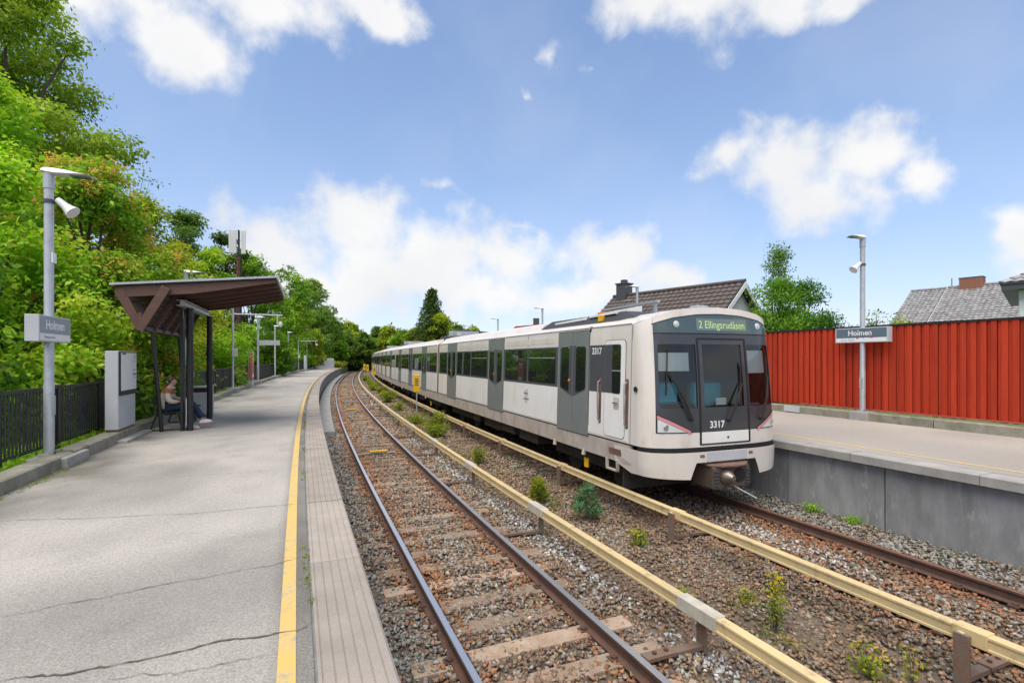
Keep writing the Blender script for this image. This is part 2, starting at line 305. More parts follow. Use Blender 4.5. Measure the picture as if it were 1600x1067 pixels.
def text_mesh(body, size, extrude=.002, bold=0., align='CENTER'):
    cu = bpy.data.curves.new('t', 'FONT'); cu.body = body; cu.size = size; cu.extrude = extrude; cu.offset = bold; cu.align_x = align; cu.align_y = 'CENTER'; cu.resolution_u = 3
    ob = bpy.data.objects.new('t', cu); me = bpy.data.meshes.new_from_object(ob)
    v = [tuple(q.co) for q in me.vertices]; f = [tuple(p.vertices) for p in me.polygons]
    bpy.data.objects.remove(ob); bpy.data.curves.remove(cu); bpy.data.meshes.remove(me); return v, f

# ------------------------------------------------------------------ the line: everything along the curve is placed by distance s and offset from the left rail
def XL(z): return 1.577-.43*z+.0013*z*z-3.33e-6*z**3
_zs = np.linspace(-60, 320, 7601); _p = np.stack([XL(_zs), _zs], 1); _s = np.concatenate([[0], np.cumsum(np.hypot(*np.diff(_p, axis=0).T))]); _s -= np.interp(0, _zs, _s)
def frame(S):
    z = np.interp(S, _s, _zs); m = -.43+.0026*z-1e-5*z*z; l = np.sqrt(1+m*m); return XL(z), z, m/l, 1/l
def trk(S, off, z=0.):
    x, y, tx, ty = frame(S); return Vector((float(x+off*ty), float(y-off*tx), z))
def trkn(S, off):
    x, y, tx, ty = frame(S); return x+off*ty, y-off*tx
def heading(S):                              # rotation that turns local +Y along the line
    _, _, tx, ty = frame(S); return math.atan2(-tx, ty)
def tmat(S, off, z): return Matrix.Translation(trk(S, off, z)) @ Matrix.Rotation(heading(S), 4, 'Z')
def sweep(mb, prof, s0, s1, ds=.5, mats=None, closed=True, caps=True):
    n = max(1, int(math.ceil((s1-s0)/ds))); S = np.linspace(s0, s1, n+1); k = len(prof); v = []
    for q in S: v += [trk(q, o, z) for o, z in prof]
    f = []; mi = []; e = k if closed else k-1
    for i in range(n):
        for j in range(e):
            f.append((i*k+j, i*k+(j+1) % k, (i+1)*k+(j+1) % k, (i+1)*k+j)); mi.append(mats[j] if mats else 0)
    if caps and closed: f += [tuple(range(k-1, -1, -1)), tuple(n*k+j for j in range(k))]; mi += [0, 0]
    b = mb.n; mb.v.extend([tuple(p) for p in v]); mb.f.extend([tuple(i+b for i in q) for q in f]); mb.m.extend(mi); mb.n += len(v)
def rect(o0, o1, z0, z1): return [(o0, z0), (o1, z0), (o1, z1), (o0, z1)]
PZ = 1.106                                    # platform level above the railheads

# ------------------------------------------------------------------ setting: ground, ballast, platforms
def colattr(me, cols):
    a = me.attributes.new('Col', 'FLOAT_COLOR', 'POINT'); c = np.ones((len(me.vertices), 4), np.float32); c[:, :3] = cols; a.data.foreach_set('color', c.ravel())
def vnoise(x, y, sc, seed):
    g = np.random.default_rng(seed).random((64, 64)); x = x/sc; y = y/sc; i = np.floor(x).astype(int); j = np.floor(y).astype(int); u = x-i; v = y-j; u = u*u*(3-2*u); v = v*v*(3-2*v)
    G = lambda a, b: g[a % 64, b % 64]
    return (G(i, j)*(1-u)+G(i+1, j)*u)*(1-v)+(G(i, j+1)*(1-u)+G(i+1, j+1)*u)*v
b = MB(); b.add([(-3000,-3000,-.62),(3000,-3000,-.62),(3000,4500,-.62),(-3000,4500,-.62)], [(0,1,2,3)]); tag(b.build('ground', EARTH), kind='structure')
b = MB(); sweep(b, [(-260,1.6),(-40,1.0),(-5.36,.98),(-5.34,-.6)], -25, 310, 4, closed=False); tag(b.build('woodland_floor', EARTH), kind='structure')
b = MB(); sweep(b, [(13.08,-.6),(13.1,1.0),(40,1.1),(150,1.4)], -25, 310, 4, closed=False); tag(b.build('lawn', GRASSM), kind='structure')
b = MB(); sweep(b, [(-1.15,-.16),(-.5,-.19),(.1,-.21),(1.4,-.21),(2.0,-.20),(2.7,-.24),(3.4,-.22),(4.3,-.21),(5.1,-.21),(6.4,-.21),(7.1,-.18),(7.9,-.14)], -8, 220, 1, closed=False)
ballast = tag(b.build('track_bed', BAL), kind='structure')
b = MB(); sweep(b, [(-5.36,.9),(-1.15,.9),(-1.15,-.25),(-5.36,-.25)], 97, 220, 2, closed=True); bank = tag(b.build('track_bank', GRASSM), kind='structure')

S0, S1 = -7, 96
# left platform: asphalt sheet over a concrete body
offs = np.concatenate([np.arange(-4.76, -1.7, .12), np.arange(-1.66, -1.355, .05), [-1.352]]); ss = np.concatenate([np.arange(S0, 30, .25), np.arange(30, S1+.01, 1.)])
SG, OG = np.meshgrid(ss, offs, indexing='ij'); px, py = trkn(SG.ravel(), OG.ravel())
v = np.stack([px, py, np.full_like(px, PZ)], 1); no = len(offs)
f = [(i*no+j, (i+1)*no+j, (i+1)*no+j+1, i*no+j+1) for i in range(len(ss)-1) for j in range(no-1)]
me = bpy.data.meshes.new('platform'); me.from_pydata(v.tolist(), [], f)
o_, s_ = OG.ravel(), SG.ravel()
base = np.array([.385,.352,.308])[None]*np.ones((len(v), 1)); nz = vnoise(s_, o_, 1.3, 1)*.5+vnoise(s_, o_, .5, 2)*.5
base *= (.86+.28*nz)[:, None]
edge = np.clip((o_+1.62)/.16, 0, 1)*(.55+.45*vnoise(s_, o_, .4, 3)); base = base*(1-edge[:, None])+np.array([.135,.125,.105])*edge[:, None]
kb = np.clip((-3.75-o_)/.55, 0, 1)*np.clip(vnoise(s_, o_, .7, 4)*1.2+vnoise(s_, o_, .25, 6)*.7-.55, 0, 1); base = base*(1-.75*kb[:, None])+np.array([.10,.095,.06])*.75*kb[:, None]
st = np.clip(vnoise(s_, o_, 1.6, 5)*2.4-1.25, 0, 1); base = base*(1-.26*st[:, None]); base *= (1-.16*np.clip(vnoise(s_, o_, .35, 9)*3-1.9, 0, 1))[:, None]
colattr(me, base)
platL = tag(fin('platform_left', me, ASPH), 'grey asphalt platform with a yellow line beside the empty track', None, kind='structure')
b = MB(); sweep(b, rect(-5.3, -1.12, -.5, PZ-.02), S0, S1, 1); b.build('platform_body', WALLC, platL)
b = MB(); sweep(b, rect(-.98, -.38, -.4, .02), 21, 95, 1); b.build('cable_trough', CONC, platL)
# coping slabs, grooved along their length
gro = []
for k in range(6):
    o = -1.335+.062*k+.02; gro += [(o, PZ), (o+.002, PZ-.006), (o+.007, PZ-.006), (o+.009, PZ)]
cop = [(-1.335, PZ-.13), (-1.335, PZ)]+gro+[(-.955, PZ), (-.94, PZ-.012), (-.94, PZ-.13)]
s = 5.1-1.9*6; k = 0
while s < S1:
    b = MB(); dz = random.uniform(-.004, .004); sweep(b, [(o, z+dz) for o, z in cop], s+.006, min(s+1.9-.006, S1), .95); b.build('coping_slab', COPE, platL); s += 1.9
b = MB(); sweep(b, [(-1.535, PZ+.004), (-1.442, PZ+.004)], S0, S1-.5, .5, closed=False); b.build('painted_line', YPAINT, platL)
# cracks in the asphalt
CR = [[(7.43,-4.24),(7.43,-4.05),(7.22,-3.44),(7.11,-2.86),(7.0,-2.48),(7.0,-2.12),(7.0,-1.74),(6.95,-1.37)],[(4.94,-3.2),(4.94,-3.02),(5.0,-2.95),(5.0,-2.69),(5.05,-2.51),(5.1,-2.28),(5.1,-2.09),(5.16,-1.83),(5.16,-1.65),(5.27,-1.38)],
 [(4.07,-2.85),(4.07,-2.75),(4.02,-2.54),(4.02,-2.46),(4.02,-2.32),(4.02,-2.13),(4.07,-1.85),(4.02,-1.59),(4.02,-1.44),(4.05,-1.37)],[(8.95,-3.85),(9.05,-2.99),(9.0,-1.84)],[(11.0,-3.92),(11.0,-2.98),(11.0,-1.96)],
 [(3.86,-2.36),(3.86,-2.19),(3.8,-2.02),(3.8,-1.84),(3.8,-1.58)],[(3.99,-2.35),(3.86,-2.31)],[(4.0,-2.13),(3.86,-2.14)],[(4.05,-1.85),(3.8,-1.83)],[(7.54,-4.08),(7.76,-4.16),(8.3,-4.14),(9.05,-4.07),(10.03,-4.23)],[(3.97,-2.6),(4.03,-2.55)],[(3.7,-2.0),(3.8,-1.99)],
 [(14.2,-3.4),(14.1,-2.6),(14.25,-1.7)],[(19,-4.4),(18.9,-3.2),(19.1,-1.6)],[(25,-4.3),(25.1,-2.9),(24.9,-1.6)]]
for ci, c in enumerate(CR):
    pts = []
    for (a0, b0), (a1, b1) in zip(c, c[1:]):
        n = max(2, int(math.hypot(a1-a0, b1-b0)/.035))
        for i in range(n): pts.append((a0+(a1-a0)*i/n+random.gauss(0, .006), b0+(b1-b0)*i/n+random.gauss(0, .006)))
    pts.append(c[-1]); v = []; w0 = {2: .008, 0: .004, 1: .004}.get(ci, .003)
    for i, (a, q) in enumerate(pts):
        w = w0*random.uniform(.35, 1.25)*min(1, .3+i/6, .3+(len(pts)-1-i)/6); v += [trk(a-w, q, PZ+.0065), trk(a+w, q, PZ+.0065)]
    b = MB(); b.add(v, [(2*i, 2*i+1, 2*i+3, 2*i+2) for i in range(len(pts)-1)]); b.build('crack', CRACK, platL)
# kerb along the back of the platform, with plinths for the posts
s = -6.; 
while s < S1:
    b = MB(); dz = random.uniform(-.012, .012); sweep(b, [(-5.06,.9),(-5.06,PZ+.185+dz),(-5.04,PZ+.2+dz),(-4.79,PZ+.2+dz),(-4.765,PZ+.18+dz),(-4.75,.9)], s+.008, s+2.4-.008, 1.2); b.build('kerb_stone', KERB, platL); s += 2.4
for q in (10.75, 19.6, 29.1, 38.6, 48.4):
    b = MB(); M = tmat(q, -4.98, PZ); b.box(-.22, .3, -.42, .42, -.1, .165 if q < 15 else .215, M=M, bev=.02); b.build('lamp_plinth', CONC, platL)
b = MB(); M = tmat(13.6, -5.0, PZ); b.box(-.2, .42, -.85, .85, -.1, .06, M=M, bev=.015); b.build('kiosk_plinth', CONC, platL)

# right platform
v = []
me = bpy.data.meshes.new('platform_right'); offs = np.array([7.98, 8.3, 9, 10, 11, 12, 12.62]); ss = np.arange(-7, 60, .5); SG, OG = np.meshgrid(ss, offs, indexing='ij'); px, py = trkn(SG.ravel(), OG.ravel()); no = len(offs)
me.from_pydata(np.stack([px, py, np.full_like(px, PZ)], 1).tolist(), [], [(i*no+j, (i+1)*no+j, (i+1)*no+j+1, i*no+j+1) for i in range(len(ss)-1) for j in range(no-1)])
nz = vnoise(SG.ravel(), OG.ravel(), 1.2, 8); colattr(me, np.array([.355,.318,.275])[None]*(.85+.3*nz)[:, None])
platR = tag(fin('platform_right', me, ASPH), 'grey asphalt platform in front of the red board fence', None, kind='structure')
b = MB(); sweep(b, rect(7.80, 13.0, -.5, PZ-.16), -7, 60, 1); b.build('platform_body', WALLC, platR)
s = 4.3-1.9*6
while s < 60:
    b = MB(); sweep(b, rect(7.755, 7.797, -.3, PZ-.16), s+.012, s+1.9-.012, .95); b.build('wall_panel', WALLC, platR)
    b = MB(); dz = random.uniform(-.004, .004); sweep(b, [(7.60,PZ-.15),(7.597,PZ-.015+dz),(7.612,PZ+dz),(7.975,PZ+dz),(7.975,PZ-.15)], s+.5, s+2.39, .95); b.build('coping_slab', CONC, platR)
    b = MB(); sweep(b, [(12.60,.9),(12.605,PZ+.2),(12.63,PZ+.215),(12.86,PZ+.215),(12.87,.9)], s+.01, s+1.89, .95); b.build('kerb_stone', KERB, platR)
    s += 1.9
b = MB(); sweep(b, [(8.31, PZ+.004), (8.385, PZ+.004)], -7, 59, .5, closed=False); b.build('painted_line', YPAINT2, platR)
b = MB(); M = tmat(9.9, 12.72, PZ); b.box(-.2, .2, -.25, .25, -.1, .235, M=M, bev=.02); b.build('lamp_plinth', CONC, platR)

# ------------------------------------------------------------------ ballast stones (real stones near, material far)
def hull_proto(k):
    r = random.Random(k); bm = bmesh.new()
    for i in range(8):
        d = Vector((r.gauss(0, 1), r.gauss(0, 1), r.gauss(0, 1))).normalized(); bm.verts.new((d.x*r.uniform(.8, 1.15), d.y*r.uniform(.6, 1), d.z*r.uniform(.45, .8)))
    h = bmesh.ops.convex_hull(bm, input=bm.verts[:]); bmesh.ops.delete(bm, geom=[g for g in h['geom_interior'] if isinstance(g, bmesh.types.BMVert)], context='VERTS')
    bmesh.ops.triangulate(bm, faces=bm.faces[:]); bm.verts.index_update(); v = np.array([q.co[:] for q in bm.verts]); f = np.array([[q.index for q in p.verts] for p in bm.faces]); bm.free(); return v, f
PROTO = [hull_proto(k) for k in range(14)]
def rotmats(n, g):
    q = g.normal(size=(n, 4)); q /= np.linalg.norm(q, axis=1)[:, None]; w, x, y, z = q.T
    return np.stack([1-2*(y*y+z*z), 2*(x*y-z*w), 2*(x*z+y*w), 2*(x*y+z*w), 1-2*(x*x+z*z), 2*(y*z-x*w), 2*(x*z-y*w), 2*(y*z+x*w), 1-2*(x*x+y*y)], 1).reshape(n, 3, 3)
def scatter_stones(name, P, size, cols, g):
    n = len(P); pid = g.integers(0, len(PROTO), n); V = []; Fc = []; C = []; base = 0
    for k, (pv, pf) in enumerate(PROTO):
        idx = np.nonzero(pid == k)[0]
        if not len(idx): continue
        Rm = rotmats(len(idx), g); vv = np.einsum('nij,mj->nmi', Rm, pv)*size[idx][:, None, None]; vv[:, :, 2] *= .8; vv += P[idx][:, None, :]
        V.append(vv.reshape(-1, 3)); m = len(pv); Fc.append((pf[None]+(np.arange(len(idx))*m)[:, None, None]+base).reshape(-1, 3)); base += m*len(idx); C.append(np.repeat(cols[idx], m, 0))
    V = np.concatenate(V); Fc = np.concatenate(Fc); me = bpy.data.meshes.new(name); me.vertices.add(len(V)); me.vertices.foreach_set('co', V.astype(np.float32).ravel())
    me.loops.add(len(Fc)*3); me.loops.foreach_set('vertex_index', Fc.astype(np.int32).ravel()); me.polygons.add(len(Fc)); me.polygons.foreach_set('loop_start', (np.arange(len(Fc))*3).astype(np.int32))
    me.update(calc_edges=True); colattr(me, np.concatenate(C)); return fin(name, me, STONE)
g = np.random.default_rng(3); PP = []; SZ = []; CC = []
for s0, s1, dens, sz in ((1.2, 6.5, 600, .0335), (6.5, 12, 520, .036), (12, 20, 320, .045), (20, 34, 130, .062), (34, 60, 45, .10)):
    n = int((s1-s0)*8.8*dens); S = g.uniform(s0, s1, n); O = g.uniform(-1.0, 7.78, n)
    x, y = trkn(S, O); keep = (y > 2.2) & (x < y*1.12+1.6) & (np.abs(O-0) > .045) & (np.abs(O-1.5) > .045) & (np.abs(O-5) > .045) & (np.abs(O-6.5) > .045)
    keep &= ~((O > 4.1) & (O < 7.2) & (S > 9.5) & (g.random(n) < .6))
    soil = (O > 2.6) & (O < 4.15) & (vnoise(S, O, .8, 11) > .62) & (g.random(n) < .45); keep &= ~soil
    S, O, x, y = S[keep], O[keep], x[keep], y[keep]; n = len(S)
    z = np.interp(O, [-1.1,-.5,.1,.75,1.4,2.0,2.7,3.4,4.3,5.1,5.75,6.4,7.1,7.9], [-.145,-.17,-.185,-.178,-.185,-.18,-.22,-.20,-.19,-.19,-.18,-.19,-.16,-.12])+(vnoise(S, O, .5, 12)-.5)*.05+g.uniform(-.012, .02, n)
    grey = np.array([.255,.225,.185]); brown = np.array([.225,.15,.095]); rust = np.array([.27,.125,.06]); cool = np.array([.235,.228,.20]); pale = np.array([.42,.405,.38])
    # what the stones are: fresh grey by the platforms, rust stained under the rails, brown between the tracks, a pale new strip by each third rail
    wr = np.maximum.reduce([np.exp(-((O-c)/w)**2)*a for c, w, a in ((.14,.24,1.0),(1.35,.22,.55),(-.12,.14,.65),(1.62,.18,.5),(5.1,.3,.8),(6.35,.3,.85),(5.7,.4,.35))])*np.clip(vnoise(S, O, .9, 13)*1.9+.1, 0, 1.2)
    wb = np.clip(np.interp(O, [-1,-.35,0,.5,1,1.6,2.1,2.7,4,4.6,5.2,6.8,7.2], [.1,.2,.5,.6,.6,.65,.6,.8,.8,.8,.65,.4,.15])+(vnoise(S, O, .7, 14)-.5)*.7, 0, 1)
    wp = np.clip(np.exp(-((O-2.28)/.22)**2)*vnoise(S, O, 1.1, 15)*1.5-.3+np.exp(-((O-5.75)/.3)**2)*vnoise(S, O, 1.4, 16)*1.4*(S < 9), 0, 1)
    pick = lambda w: g.random(n) < np.clip(w, 0, 1)
    c = np.where(pick(np.interp(O, [-1,-.2,.1,6.6,7,7.8], [.6,.5,.15,.15,.6,.7]))[:, None], cool, grey)
    c = np.where(pick(wb)[:, None], brown, c); c = np.where(pick(wr)[:, None], rust, c); c = np.where(pick(wp*.8)[:, None], pale, c)
    c = c*np.clip(g.normal(1, .28, n), .45, 1.9)[:, None]*(1+g.normal(0, .05, (n, 3)))
    PP.append(np.stack([x, y, z], 1)); SZ.append(sz*np.clip(g.normal(1, .3, n), .5, 1.9)); CC.append(np.clip(c, .02, .6))
bs = scatter_stones('ballast_stones', np.concatenate(PP), np.concatenate(SZ), np.concatenate(CC), g)
tag(bs, 'grey and rust-brown crushed stone ballast lying between the platforms', 'gravel', kind='stuff')

# ------------------------------------------------------------------ tracks
def rail_profile(o):                           # clockwise from foot
    return [(o-.07,-.16),(o+.07,-.16),(o+.07,-.148),(o+.012,-.128),(o+.010,-.045),(o+.036,-.035),(o+.036,-.006),(o+.030,0),(o-.030,0),(o-.036,-.006),(o-.036,-.035),(o-.010,-.045),(o-.012,-.128),(o-.07,-.148)]
RM = [1]*14
for j in (6, 7, 8): RM[j] = 0
clipb = MB(); clipb.tube([(-.01+.032*math.cos(a), .034*math.sin(a), .012+.012*math.cos(a*.5)) for a in [i*math.pi*1.65/8-.6 for i in range(9)]], .0085, 6)
clipb.box(-.05, .045, -.05, .05, -.02, .0); clipm = bpy.data.meshes.new('rail_clip'); clipm.from_pydata(clipb.v, [], clipb.f); clipm.materials.append(RSIDE)
slpb = MB(); slpb.box(-1.22, 1.22, -.12, .12, -.16, 0, bev=.012); slpm = bpy.data.meshes.new('sleeper'); slpm.from_pydata(slpb.v, [], slpb.f); slpm.materials.append(WOOD)
def track(o0, label, top, smax, ph):
    t = thing('railway_track', label, 'railway track', trk(3, o0+.75, -.2), heading(3))
    for o in (o0, o0+1.5):
        b = MB(); sweep(b, rail_profile(o), -5, smax, .6, RM); wchild(b.build('rail', [top, RSIDE], None), t)
    s = -1+ph; n = 0
    while s < 62:
        sl = bpy.data.objects.new('sleeper', slpm); COL.objects.link(sl); p = trk(s, o0+.75+random.uniform(-.03, .03), -.174-(.035 if o0 > 2 else 0)+random.uniform(-.014, .012)); sl.location = p; sl.rotation_euler = (0, random.uniform(-.008, .008), heading(s)+random.uniform(-.012, .012)); wchild(sl, t)
        if s < 16:
            for o, d in ((o0, -1), (o0, 1), (o0+1.5, -1), (o0+1.5, 1)):
                c = bpy.data.objects.new('rail_clip', clipm); COL.objects.link(c); c.location = trk(s, o+d*.085, -.148); c.rotation_euler = (0, 0, heading(s)+(0 if d > 0 else math.pi)); wchild(c, t)
        s += .575; n += 1
    return t
track(0.0, 'empty near track with bright worn rails beside the yellow-lined platform', RTOP, 200, .1)
track(5.0, 'rust-brown track under the metro train', RTOP2, 200, .3)

def third_rail(o, side, s0, pitch, n, label):
    """side=+1: posts stand on the +off side (left rail of the pair); -1: mirrored"""
    t = thing('third_rail', label, 'third rail', trk(3, o, -.2), heading(3))
    prof = [(-.035,.165),(.035,.165),(.05,.172),(.05,.192),(.041,.20),(.041,.272),(.052,.28),(.052,.300),(.046,.306),(-.046,.306),(-.052,.300),(-.052,.28),(-.041,.272),(-.041,.20),(-.05,.192),(-.05,.172)]
    for k in range(-2, n):
        a = s0+pitch*k; b = MB(); sweep(b, [(o+q, z+.006) for q, z in prof], a+.02, a+pitch-.02, 1.0); wchild(b.build('cover_beam', GRP, None), t)
        M = tmat(a, o, 0); l = .34 if side > 0 else .17
        b = MB(); b.box(-.068, .068, -l, l*.55, .185, .322, M=M, bev=.006); wchild(b.build('joint_cover', GRPT if side > 0 else GRP, None), t)
        if s0+pitch*k > 60: continue
        br = MB(); d = side
        x0, x1 = sorted((d*.075, d*.115)); br.box(x0, x1, -.06, .06, -.20, .27 if side < 0 else .2, M=M, bev=.004)
        x0, x1 = sorted((d*.11, -d*.30)); br.box(x0, x1, -.045, .045, -.16, -.115, M=M)
        x0, x1 = sorted((-d*.27, -d*.62)); br.box(x0, x1, -.06, .06, -.135, -.095, M=M, bev=.004)
        bo = wchild(br.build('bracket', STEELR if side > 0 else STEELR, None), t)
        ins = MB(); ins.tube([M @ Vector((d*.02, .02, .235)), M @ Vector((d*.1, .02, .235))], .045, 10); wchild(ins.build('insulator', GRPT, None), t)
        for q in (-.36, -.50):
            bb = MB(); bb.tube([M @ Vector((d*q, 0, -.096)), M @ Vector((d*q, 0, -.072))], .022, 6); wchild(bb.build('bolt', RSIDE, None), t)
    return t
third_rail(2.27, 1, 4.67, 3.77, 40, 'cream covered third rail with pale joint boxes beside the empty track')
third_rail(4.25, -1, 3.32, 3.98, 38, 'cream covered third rail on steel posts along the metro train')

def balise(s, k, label):
    t = thing('track_balise', label, 'balise', trk(s, .72, -.15), heading(s), 'yellow balises between the rails')
    b = MB(); b.box(-.27, .27, -.06, .06, .06, .125, bev=.02); b.build('housing', YEL, t)
    b = MB(); b.box(-.62, .5, -.035, .035, .035, .055); b.build('mounting_bar', GALV, t)
for k, (s, l) in enumerate(((16.65,'nearest yellow bar balise lying across the empty track'),(30.5,'second yellow balise from the camera on the empty track'),(43.,'third yellow balise along the empty track'),(48.9,'fourth yellow balise along the empty track'),(60.6,'fifth yellow balise, far along the empty track'),(73.,'farthest yellow balise before the track bends away'))): balise(s, k, l)

def marker(s, o, z0, label, sc_=1):
    t = thing('yellow_marker_post', label, 'marker post', trk(s, o, -.22), heading(s), 'yellow marker boxes between the tracks')
    b = MB(); b.tube([(0,0,-.1),(0,0,1.5)], .028, 8); b.build('post', GALV, t)
    b = MB(); b.box(-.15, .15, -.05, .05, 1.38, 2.22, bev=.03); bx = b.build('box', YEL, t)
    b = MB()
    for q in range(4): b.box(-.09, .09-.03*(q % 2), -.056, -.052, 1.72+.09*q, 1.76+.09*q)
    b.build('notice_lines', BLACK, t)
marker(25.2, 3.45, 0, 'large yellow box on a steel post between the two tracks, nearest one')
marker(54, 3.55, 0, 'yellow marker post second from the camera beside the train')
marker(74, 3.0, 0, 'small far yellow marker post nearest the empty track')
marker(68, 3.3, 0, 'small far yellow marker post close beside its twin')

# ------------------------------------------------------------------ metro train (local: X forward, Y to its left, Z up from the railhead; the camera sees its -Y side)
WZ = ([.55,.62,.8,1.15,1.2,3.40,3.42], [1.46,1.50,1.535,1.555,1.56,1.505,1.49])
def W(z): return float(np.interp(z, *WZ))
ARCH = [(1.49,3.42),(1.41,3.49),(1.27,3.55),(1.0,3.63),(.5,3.70),(0,3.72)]
def ztop(c): return float(np.interp(abs(c)*1.49, [p[0] for p in ARCH[::-1]], [p[1] for p in ARCH[::-1]]))
def Sf(c, z, out=0.):                          # the raked, rounded front
    x = .52*(1-min(1, abs(c))**3.8)**.5-.2*max(0, (z-1.0)/2.7)**2+out; return (x, c*(W(min(z, 3.42))+out*.3), z)
def fpatch(mb, c0, c1, z0, z1, nc=6, nz=4, out=0., mi=0, cs=None, th=None):
    cs = cs if cs is not None else [c0+(c1-c0)*i/nc for i in range(nc+1)]; v = []
    for c in cs:
        a = z0(c) if callable(z0) else z0; e = z1(c) if callable(z1) else z1
        v += [Sf(c, a+(e-a)*j/nz, out) for j in range(nz+1)]
    k = nz+1; f = [(i*k+j, (i+1)*k+j, (i+1)*k+j+1, i*k+j+1) for i in range(len(cs)-1) for j in range(nz)]; mb.add(v, f, mi)
    if th:                                     # rim so that raised pieces show an edge
        ring = [i*k for i in range(len(cs))]+[(len(cs)-1)*k+j for j in range(1, k)]+[i*k+nz for i in range(len(cs)-2, -1, -1)]+[j for j in range(nz-1, 0, -1)]
        rv = [v[i] for i in ring]; n = len(rv); mb.add(rv+[(p[0]-th, p[1], p[2]) for p in rv], [(i, (i+1) % n, n+(i+1) % n, n+i) for i in range(n)], mi)
def side(mb, sg, poly, o0, o1, mi=0):
    n = len(poly); v = [(x, sg*(W(z)+o1), z) for x, z in poly]+[(x, sg*(W(z)+o0), z) for x, z in poly]
    h = n//2; strip = n % 2 == 0 and n >= 4 and all(abs(poly[i][1]-poly[n-1-i][1]) < 1e-6 and abs(poly[i][0]-poly[0][0]) < 1e-6 and abs(poly[n-1-i][0]-poly[n-1][0]) < 1e-6 for i in range(h))
    cap = [(i, i+1, n-2-i, n-1-i) for i in range(h-1)] if strip else [tuple(range(n))]
    mb.add(v, cap+[(k, (k+1) % n, n+(k+1) % n, n+k) for k in range(n)], mi)
def rr(x0, x1, z0, z1, r=.06, n=3):
    p = []
    for cx, cz, a in ((x1-r, z1-r, 0), (x0+r, z1-r, 90), (x0+r, z0+r, 180), (x1-r, z0+r, 270)):
        for i in range(n+1): t = R(a+90*i/n); p.append((cx+r*math.cos(t), cz+r*math.sin(t)))
    return p
def strip_poly(x0, x1, z0, z1):
    zs = [z0]+[z for z in (1.6, 2.1, 2.6, 2.95, 3.25) if z0 < z < z1]+[z1]; return [(x1, z) for z in zs]+[(x0, z) for z in zs[::-1]]
def _old(x0, x1, z0, z1): return [(x0, z0), (x1, z0), (x1, z1*.5+z0*.5), (x1, z1), (x0, z1), (x0, z1*.5+z0*.5)]
LEN = 15.6
def section(): 
    zs = [1.2,1.6,2.1,2.6,3.0,3.25]; half = [(W(z), z) for z in zs]+ARCH
    return [(-y, z) for y, z in half]+[(y, z) for y, z in half[-2::-1]]
def build_shell(front):
    b = MB(); sec = section(); n = len(sec); x1 = -.2 if front else -.03
    xs = [-LEN, -LEN*.66, -LEN*.33, x1]; b.add([(x, y, z) for x in xs for y, z in sec], [(i*n+j, i*n+j+1, (i+1)*n+j+1, (i+1)*n+j) for i in range(len(xs)-1) for j in range(n-1)])
    b.add([(-LEN, y, z) for y, z in sec], [tuple(range(n))])
    if not front: b.add([(x1, y, z) for y, z in sec], [tuple(range(n))])
    b.add([(-LEN,-1.5,1.19),(x1,-1.5,1.19),(x1,1.5,1.19),(-LEN,1.5,1.19)], [(0,1,2,3)])
    if front:
        OUT = [.89,.91,.93,.95,.97,.985,.995,1.0]
        for sg in (-1, 1):
            fpatch(b, 0, 0, 1.20, lambda c: ztop(c), nz=14, cs=[sg*c for c in OUT])
        fpatch(b, -.89, .89, 1.20, 1.46, 16, 3)
        fpatch(b, -.89, .89, lambda c: ztop(c)-.125, lambda c: ztop(c), 24, 3)
        # roof dome and side return, back to the tube
        per = [Sf(-1, 1.2+(3.42-1.2)*j/6) for j in range(7)]; per += [Sf(c, ztop(c)) for c in [-1+2*i/24 for i in range(1, 24)]]; per += [Sf(1, 3.42-(3.42-1.2)*j/6) for j in range(7)]
        def tube_pt(p):
            y, z = p[1], p[2]
            if z <= 3.42: return (-.2, y, z)
            return (-.35, y, float(np.interp(abs(y), [q[0] for q in ARCH[::-1]], [q[1] for q in ARCH[::-1]])))
        P2 = [tube_pt(p) for p in per]; mid = [((p[0]*.35+q[0]*.65), p[1], max(p[2], q[2])+(.012 if p[2] > 3.43 else 0)) for p, q in zip(per, P2)]
        m = len(per); b.add(per+mid+P2, [(r*m+i, r*m+i+1, (r+1)*m+i+1, (r+1)*m+i) for r in range(2) for i in range(m-1)])
        b.add([(-.36, y, z+.002) for y, z in sec if z > 3.40]+[(-.15, y, z+.002) for y, z in sec if z > 3.40], [(i, i+1, i+1+sum(1 for _, z in sec if z > 3.40), i+sum(1 for _, z in sec if z > 3.40)) for i in range(sum(1 for _, z in sec if z > 3.40)-1)])
    return b
